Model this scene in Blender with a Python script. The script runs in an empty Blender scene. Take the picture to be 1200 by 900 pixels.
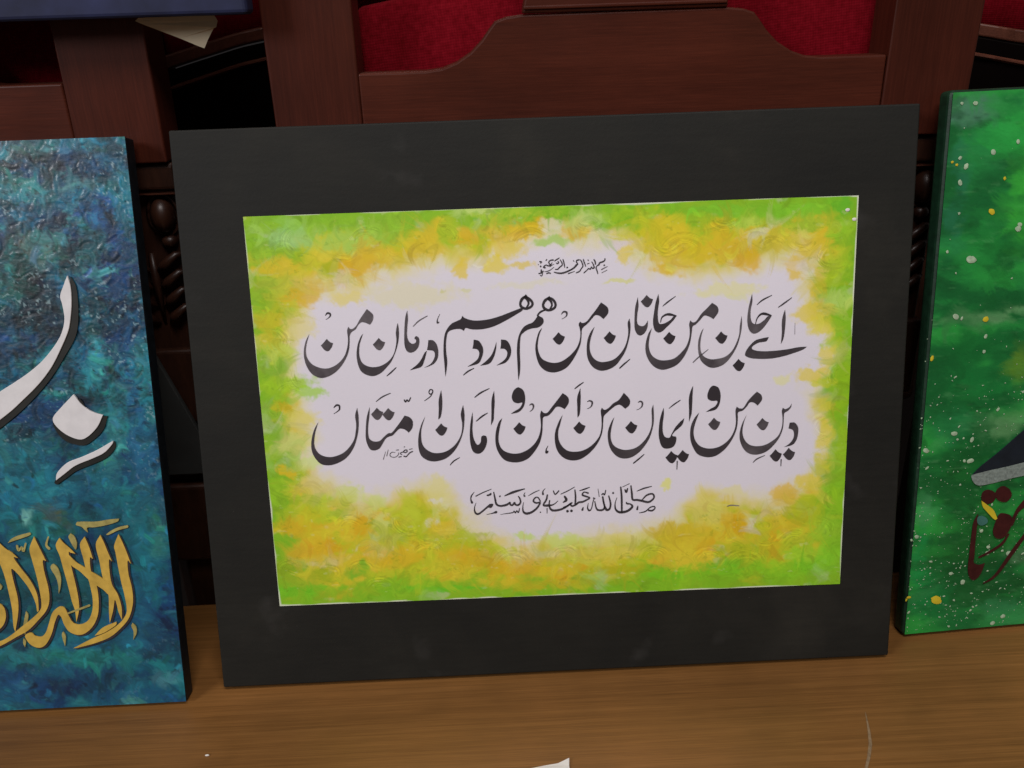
import bpy, bmesh, math, random
import numpy as np
from mathutils import Vector, Matrix
from mathutils.geometry import tessellate_polygon
random.seed(7); rng = np.random.default_rng(11)
C = bpy.context.scene.collection
R = math.radians

# ------------------------------------------------------------------ camera, light, exposure
sc = bpy.context.scene
cd = bpy.data.cameras.new('camera'); cam = bpy.data.objects.new('camera', cd); C.objects.link(cam)
cd.sensor_width = 36.0; cd.lens = 30.0; cd.clip_start = 0.01; cd.clip_end = 50
cam.matrix_world = Matrix([[0.998924, 0.042218, -0.019176, -0.038598], [-0.034551, 0.401901, -0.915031, -0.50615], [-0.030924, 0.914709, 0.402928, 0.46383], [0.0, 0.0, 0.0, 1.0]])
sc.camera = cam
sc.view_settings.view_transform = 'Standard'; sc.view_settings.look = 'None'
sc.view_settings.exposure = 0.0; sc.view_settings.gamma = 1.0
w = bpy.data.worlds.new('World'); sc.world = w; w.use_nodes = True
w.node_tree.nodes['Background'].inputs[0].default_value = (1.0, 0.93, 0.88, 1)
w.node_tree.nodes['Background'].inputs[1].default_value = 0.075
def area(name, loc, target, sx, sy, power, col):
    l = bpy.data.lights.new(name, 'AREA'); l.shape = 'RECTANGLE'; l.size = sx; l.size_y = sy; l.energy = power; l.color = col
    o = bpy.data.objects.new(name, l); C.objects.link(o); o.location = loc
    o.rotation_euler = (Vector(target) - Vector(loc)).to_track_quat('-Z', 'Y').to_euler(); return o
area('ceiling_light', (0.12, -0.80, 1.65), (0.02, 0, 0.1), 0.8, 0.4, 15.5, (1.0, 0.94, 0.93))
area('window_light', (-2.3, -2.0, 1.75), (0, 0, 0.2), 0.9, 0.9, 46, (0.97, 0.96, 1.0))
area('ceiling_light', (0.0, 1.7, 2.35), (0, 0.2, 0.4), 1.0, 0.4, 5, (1.0, 0.90, 0.82))

# ------------------------------------------------------------------ helpers
def lin(c): return tuple(((x/255.)/12.92 if x/255. <= .04045 else ((x/255.+.055)/1.055)**2.4) for x in c)
class NT:
    def __init__(s, name):
        s.m = bpy.data.materials.new(name); s.m.use_nodes = True; s.t = s.m.node_tree; s.b = s.t.nodes['Principled BSDF']
    def n(s, kind, **kw):
        n = s.t.nodes.new('ShaderNode' + kind)
        for k, v in kw.items():
            if k in n.inputs: n.inputs[k].default_value = v
            else: setattr(n, k, v)
        return n
    def l(s, a, b): s.t.links.new(a, b)
    def coords(s, scale=(1, 1, 1), rot=(0, 0, 0)):
        tc = s.n('TexCoord'); mp = s.n('Mapping'); mp.inputs['Scale'].default_value = scale; mp.inputs['Rotation'].default_value = rot
        s.l(tc.outputs['Object'], mp.inputs['Vector']); return mp.outputs[0]
    def noise(s, vec, scale, detail=4, rough=.55, dist=0):
        n = s.n('TexNoise'); n.inputs['Scale'].default_value = scale; n.inputs['Detail'].default_value = detail
        n.inputs['Roughness'].default_value = rough; n.inputs['Distortion'].default_value = dist
        s.l(vec, n.inputs['Vector']); return n.outputs['Fac']
    def ramp(s, fac, stops):
        r = s.n('ValToRGB'); e = r.color_ramp.elements
        while len(e) < len(stops): e.new(0.5)
        for i, (p, c) in enumerate(stops): e[i].position = p; e[i].color = (*c, 1)
        s.l(fac, r.inputs[0]); return r.outputs[0]
    def mix(s, fac, a, b, mode='MIX'):
        m = s.n('Mix', data_type='RGBA', blend_type=mode)
        for v, i in ((fac, 0), (a, 6), (b, 7)):
            if isinstance(v, (float, int)): m.inputs[i].default_value = v
            elif isinstance(v, tuple): m.inputs[i].default_value = (*v, 1)
            else: s.l(v, m.inputs[i])
        return m.outputs[2]
    def bump(s, h, strength=.3, dist=.001, prev=None):
        b = s.n('Bump'); b.inputs['Strength'].default_value = strength; b.inputs['Distance'].default_value = dist
        s.l(h, b.inputs['Height'])
        if prev is not None: s.l(prev, b.inputs['Normal'])
        return b.outputs[0]
    def done(s, col=None, rough=.5, nrm=None, spec=.5, coat=0, coat_r=.1):
        if isinstance(col, tuple): s.b.inputs['Base Color'].default_value = (*col, 1)
        elif col is not None: s.l(col, s.b.inputs['Base Color'])
        if isinstance(rough, (float, int)): s.b.inputs['Roughness'].default_value = rough
        else: s.l(rough, s.b.inputs['Roughness'])
        if nrm is not None: s.l(nrm, s.b.inputs['Normal'])
        s.b.inputs['Specular IOR Level'].default_value = spec
        s.b.inputs['Coat Weight'].default_value = coat; s.b.inputs['Coat Roughness'].default_value = coat_r
        return s.m
def mul(nt, v, a, b):   # map 0..1 to a..b as a float
    m = nt.n('MapRange'); m.inputs['To Min'].default_value = a; m.inputs['To Max'].default_value = b; nt.l(v, m.inputs[0]); return m.outputs[0]

def wood(name, dark, mid, light, grain=(2.2, 60, 60), rough=(.28, .45), coat=.25, big=5, spec=.4):
    t = NT(name); v = t.coords(grain); pl = t.noise(t.coords(tuple(a*.22 for a in grain)), 3.0, 3, .5, .3)
    g = t.noise(v, 3.0, 8, .62, .4); f = t.noise(v, 14.0, 5, .7)
    bigv = t.coords((1, 1, 1)); bn = t.noise(bigv, big, 4, .6, .5)
    c = t.ramp(g, [(.26, dark), (.52, mid), (.80, light)])
    c = t.mix(mul(t, f, .1, .75), c, t.ramp(f, [(.35, tuple(x*.55 for x in mid)), (.65, tuple(min(1, x*1.35) for x in mid))]))
    c = t.mix(.5, c, t.ramp(pl, [(.35, (.78, .76, .74)), (.65, (1.12, 1.12, 1.12))]), 'MULTIPLY')
    c = t.mix(.55, c, t.ramp(bn, [(.32, (.5, .47, .45)), (.5, (.95, .92, .9)), (.7, (1.35, 1.25, 1.2))]), 'MULTIPLY')
    return t.done(c, mul(t, t.noise(bigv, 18, 5), *rough), t.bump(f, .12, .0006), spec, coat, .22)
M = {}
M['mahogany_h'] = wood('mahogany_across', (.056, .0120, .0060), (.074, .0160, .0078), (.096, .0220, .0105), coat=.0, rough=(.36, .5), spec=.22)
M['mahogany_v'] = wood('mahogany_upright', (.046, .0098, .0050), (.061, .0130, .0066), (.079, .0175, .0088), (60, 60, 2.2), coat=.0, rough=(.36, .5), spec=.22)
M['dark_wood'] = wood('dark_carved_wood', (.016, .0058, .0032), (.036, .0130, .0068), (.070, .026, .0125), (30, 30, 6), (.34, .5), .08)
M['rail_wood'] = wood('armchair_rail_wood', (.09, .030, .019), (.15, .052, .032), (.22, .080, .048), (3, 40, 40), coat=.05)
M['table_wood'] = wood('table_wood', (.148, .067, .0190), (.230, .106, .0300), (.312, .152, .047), (1.3, 95, 95), (.30, .45), .06, 4, .3)

def fabric():
    t = NT('red_upholstery'); v = t.coords((1, 1, 1))
    w1 = t.n('TexWave', wave_type='BANDS', bands_direction='X'); w1.inputs['Scale'].default_value = 170; w1.inputs['Distortion'].default_value = 2.5; w1.inputs['Detail'].default_value = 2; t.l(v, w1.inputs[0])
    w2 = t.n('TexWave', wave_type='BANDS', bands_direction='Z'); w2.inputs['Scale'].default_value = 170; w2.inputs['Distortion'].default_value = 2.5; w2.inputs['Detail'].default_value = 2; t.l(v, w2.inputs[0])
    h = t.mix(.5, w1.outputs[0], w2.outputs[0]); n = t.noise(v, 260, 3)
    c = t.ramp(n, [(.3, (.115, .0015, .0045)), (.5, (.15, .0024, .0070)), (.72, (.185, .004, .010))])
    c = t.mix(.5, c, t.ramp(h, [(.2, (.75, .7, .7)), (.8, (1.15, 1.15, 1.15))]), 'MULTIPLY')
    return t.done(c, .95, t.bump(h, .2, .0008), .06)
M['fabric'] = fabric()

def board():
    t = NT('black_mount_board'); v = t.coords()
    n = t.noise(v, 9, 5, .6, .3); f = t.noise(v, 420, 2); st = t.noise(t.coords((1, 1, 9)), 30, 5, .6)
    c = t.ramp(n, [(.30, (.0108, .0112, .0096)), (.55, (.0150, .0148, .0120)), (.78, (.0245, .0230, .0180))])
    sm = t.noise(v, 26, 3, .5); c = t.mix(t.ramp(sm, [(.64, (0, 0, 0)), (.80, (.32, .32, .32))]), c, (.06, .058, .054))
    dust = t.noise(v, 650, 1); c = t.mix(t.ramp(dust, [(.79, (0, 0, 0)), (.83, (.35, .35, .35))]), c, (.16, .15, .13))
    c = t.mix(.25, c, t.ramp(st, [(.3, (.6, .6, .6)), (.7, (1.4, 1.4, 1.4))]), 'MULTIPLY')
    return t.done(c, mul(t, n, .55, .75), t.bump(f, .25, .0004), .25)
M['board'] = board()

def paint(name, rough, bstr, bscale, coat=0, spec=.5, dist=.0008, mott=.3):
    t = NT(name); v = t.coords()
    a = t.n('Attribute'); a.attribute_name = 'paint'
    n = t.noise(t.coords((1, 1, 2.2)), bscale, 6, .65, 1.2); fine = t.noise(v, bscale*5, 3)
    c = t.mix(mott, a.outputs[0], t.ramp(n, [(.3, (.72, .74, .72)), (.5, (1, 1, 1)), (.72, (1.22, 1.2, 1.16))]), 'MULTIPLY')
    nr = t.bump(n, bstr, dist); nr = t.bump(fine, bstr*.4, dist*.4, nr)
    return t.done(c, rough, nr, spec, coat, .12)
M['art'] = paint('watercolour_and_acrylic', .5, .05, 300, 0, .3, .0002, .06)
M['blue'] = paint('blue_impasto_paint', .42, .25, 300, .2, .45, .0005, .2)
M['green'] = paint('green_acrylic_paint', .45, .18, 220, .1, .4, .0004)

def ink():
    t = NT('calligraphy_ink'); v = t.coords(); a = t.n('Attribute'); a.attribute_name = 'ink'
    n = t.noise(v, 38, 4, .6); m = t.n('Math', operation='SUBTRACT'); m.inputs[0].default_value = 1.0; t.l(a.outputs[2], m.inputs[1])
    m2 = t.n('Math', operation='MULTIPLY'); t.l(m.outputs[0], m2.inputs[0]); t.l(mul(t, t.ramp(n, [(.38, (0, 0, 0)), (.62, (1, 1, 1))]), .25, 1.3), m2.inputs[1])
    c = t.mix(m2.outputs[0], (.038, .031, .036), (.36, .32, .34))
    return t.done(c, .5, None, .35)
M['ink'] = ink()
def flat(name, col, rough=.5, var=.25, scale=60, bump=.15, coat=0, metal=0):
    t = NT(name); n = t.noise(t.coords(), scale, 5, .6)
    c = t.ramp(n, [(.3, tuple(x*(1-var) for x in col)), (.55, col), (.8, tuple(min(.95, x*(1+var)) for x in col))])
    return t.done(c, rough, t.bump(n, bump, .0006), .4, coat)
M['white_paint'] = flat('white_letter_paint', (.76, .74, .74), .45, .08, 90)
M['olive_edge'] = flat('dark_olive_letter_edge', (.012, .012, .008), .5, .5, 90)
M['gold_paint'] = flat('gold_yellow_paint', (.66, .43, .075), .42, .22, 120, .3)
M['gold_edge'] = flat('dark_violet_outline', (.035, .028, .035), .5, .4, 90)
M['pale_paint'] = flat('pale_ochre_paint', (.42, .36, .11), .5, .35, 160)
M['black_paint'] = flat('black_green_paint', (.012, .018, .026), .4, .3, 60)
M['grey_paint'] = flat('grey_glitter_paint', (.24, .29, .26), .4, .35, 500, .4)
M['maroon_paint'] = flat('maroon_paint', (.055, .010, .010), .45, .3, 120)
M['yellow_paint'] = flat('yellow_paint', (.66, .52, .03), .4, .15, 90)
M['teal_paint'] = flat('teal_paint', (.05, .17, .14), .5, .3, 90)
M['splash'] = flat('pale_green_splash', (.42, .56, .37), .4, .3, 300)
M['cream_paper'] = flat('cream_paper', (.62, .52, .36), .75, .09, 35)
M['white_paper'] = flat('white_paper', (.80, .76, .70), .7, .05, 60)
M['navy_paint'] = flat('navy_canvas_paint', (.0150, .0195, .062), .6, .55, 26, .3)
M['canvas_edge'] = flat('bare_canvas_edge', (.22, .21, .16), .8, .5, 220, .4)
M['blue_shade_edge'] = flat('blue_shaded_side', (.006, .010, .014), .5, .6, 150, .4)  # near-black: shade on the blue canvas side, put into its colour
M['green_shade_edge'] = flat('green_shaded_side', (.006, .030, .013), .5, .4, 150, .4)  # very dark green: the shaded canvas side, darkened by colour
M['floor'] = flat('dark_floor', (.010, .006, .005), .5, .3, 6)
M['near_black'] = flat('near_black_panel', (.0022, .0010, .0009), .9, .4, 12); M['near_black'].node_tree.nodes['Principled BSDF'].inputs['Specular IOR Level'].default_value = .03  # near-black fill below the curved armchair rail
M['scratch'] = flat('scratch_mark', (.27, .18, .10), .6, .35, 260)
M['shade_grey'] = flat('shade_grey_panel', (.030, .032, .030), .7, .3, 20)  # dark grey for the painted shadow area low on the chair

def link(name, me, mat, parent=None, loc=None):
    o = bpy.data.objects.new(name, me); C.objects.link(o)
    if mat: me.materials.append(mat)
    if parent: o.parent = parent
    if loc: o.location = loc
    return o
def mesh(name, v, f, mat, parent=None, smooth=False, loc=None):
    me = bpy.data.meshes.new(name); me.from_pydata([tuple(map(float, p)) for p in v], [], f); me.validate()
    if smooth: me.polygons.foreach_set('use_smooth', [True]*len(me.polygons))
    return link(name, me, mat, parent, loc)
def tag(o, label, cat, group=None, kind=None):
    if label: o['label'] = label
    if cat: o['category'] = cat
    if group: o['group'] = group
    if kind: o['kind'] = kind
    return o
def empty(name, loc, rot, label, cat, group=None):
    o = bpy.data.objects.new(name, None); C.objects.link(o); o.empty_display_size = .05
    o.location = loc; o.rotation_euler = rot; return tag(o, label, cat, group)
def bevel(o, wd, seg=2):
    m = o.modifiers.new('bevel', 'BEVEL'); m.width = wd; m.segments = seg; m.limit_method = 'ANGLE'; m.angle_limit = R(35); m.harden_normals = False
    return o
def smooth_curve(pts, closed=True, sub=5):
    n = len(pts); out = []
    for i in range(n if closed else n-1):
        p1 = pts[i]; p2 = pts[(i+1) % n]
        p0 = pts[i-1] if (closed or i > 0) else p1
        p3 = pts[(i+2) % n] if (closed or i+2 < n) else p2
        k = len(p1) - 1
        c1 = closed and p1[-1]; c2 = closed and p2[-1]
        for j in range(sub):
            t = j/sub; q = []
            for a in range(2 if closed else 3):
                m1 = (p2[a]-p0[a])/2 if not c1 else (p2[a]-p1[a])
                m2 = (p3[a]-p1[a])/2 if not c2 else (p2[a]-p1[a])
                h = (2*t**3-3*t*t+1)*p1[a] + (t**3-2*t*t+t)*m1 + (-2*t**3+3*t*t)*p2[a] + (t**3-t*t)*m2
                q.append(h)
            out.append(q)
    if not closed: out.append(list(pts[-1][:3]))
    return out
def outline_mesh(shapes, y_front, depth=0.0):
    """flat or raised shapes on a board: local x right, z up, front towards -y. shapes in 0.01 mm."""
    V, F, I = [], [], []
    for kind, inkv, pts in shapes:
        if kind == 'P':
            c = smooth_curve(pts, True, 5); loops = [c]
        else:
            s = smooth_curve(pts, False, 5); L, Rr = [], []
            for i, (x, y, wd) in enumerate(s):
                a = s[max(0, i-1)]; b = s[min(len(s)-1, i+1)]; dx, dy = b[0]-a[0], b[1]-a[1]; d = math.hypot(dx, dy) or 1
                nx, ny = -dy/d*wd/2, dx/d*wd/2; L.append((x+nx, y+ny)); Rr.append((x-nx, y-ny))
            def cap(i, sgn):
                x, y, wd = s[i]; a = s[0 if i == 0 else -2]; b = s[1 if i == 0 else -1]
                dx, dy = b[0]-a[0], b[1]-a[1]; d = math.hypot(dx, dy) or 1
                return (x+sgn*dx/d*wd*.42, y+sgn*dy/d*wd*.42)
            e0 = cap(0, -1); e1 = cap(-1, 1)
            base = len(V); z = 1e-5
            for p, q in zip(L, Rr): V += [(p[0]*z, y_front-depth, p[1]*z), (q[0]*z, y_front-depth, q[1]*z)]
            V += [(e0[0]*z, y_front-depth, e0[1]*z), (e1[0]*z, y_front-depth, e1[1]*z)]; I += [inkv]*(len(V)-base)
            n = len(L)
            for i in range(n-1): F.append((base+2*i, base+2*i+1, base+2*i+3, base+2*i+2))
            F.append((base+2*n, base+1, base)); F.append((base+2*n+1, base+2*n-2, base+2*n-1)); continue
        for c in loops:
            z = 1e-5; base = len(V); n = len(c)
            vv = [Vector((p[0]*z, p[1]*z, 0)) for p in c]
            V += [(p.x, y_front-depth, p.y) for p in vv]; I += [inkv]*n
            for t in tessellate_polygon([vv]): F.append(tuple(base+k for k in t))
            if depth > 0:
                V += [(p.x, y_front, p.y) for p in vv]; I += [inkv]*n
                for i in range(n): j = (i+1) % n; F.append((base+i, base+j, base+n+j, base+n+i))
    return V, F, I
def writing(name, key, mat, parent, y_front, depth=0.0):
    V, F, I = outline_mesh(D[key], y_front, depth)
    o = mesh(name, V, F, mat, parent)
    at = o.data.attributes.new('ink', 'FLOAT', 'POINT'); at.data.foreach_set('value', np.array(I, dtype=np.float32))
    bm = bmesh.new(); bm.from_mesh(o.data); bmesh.ops.recalc_face_normals(bm, faces=bm.faces)
    if depth == 0:
        for f in bm.faces:
            if f.normal.y > 0: f.normal_flip()
    bm.to_mesh(o.data); bm.free()
    return o

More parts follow.
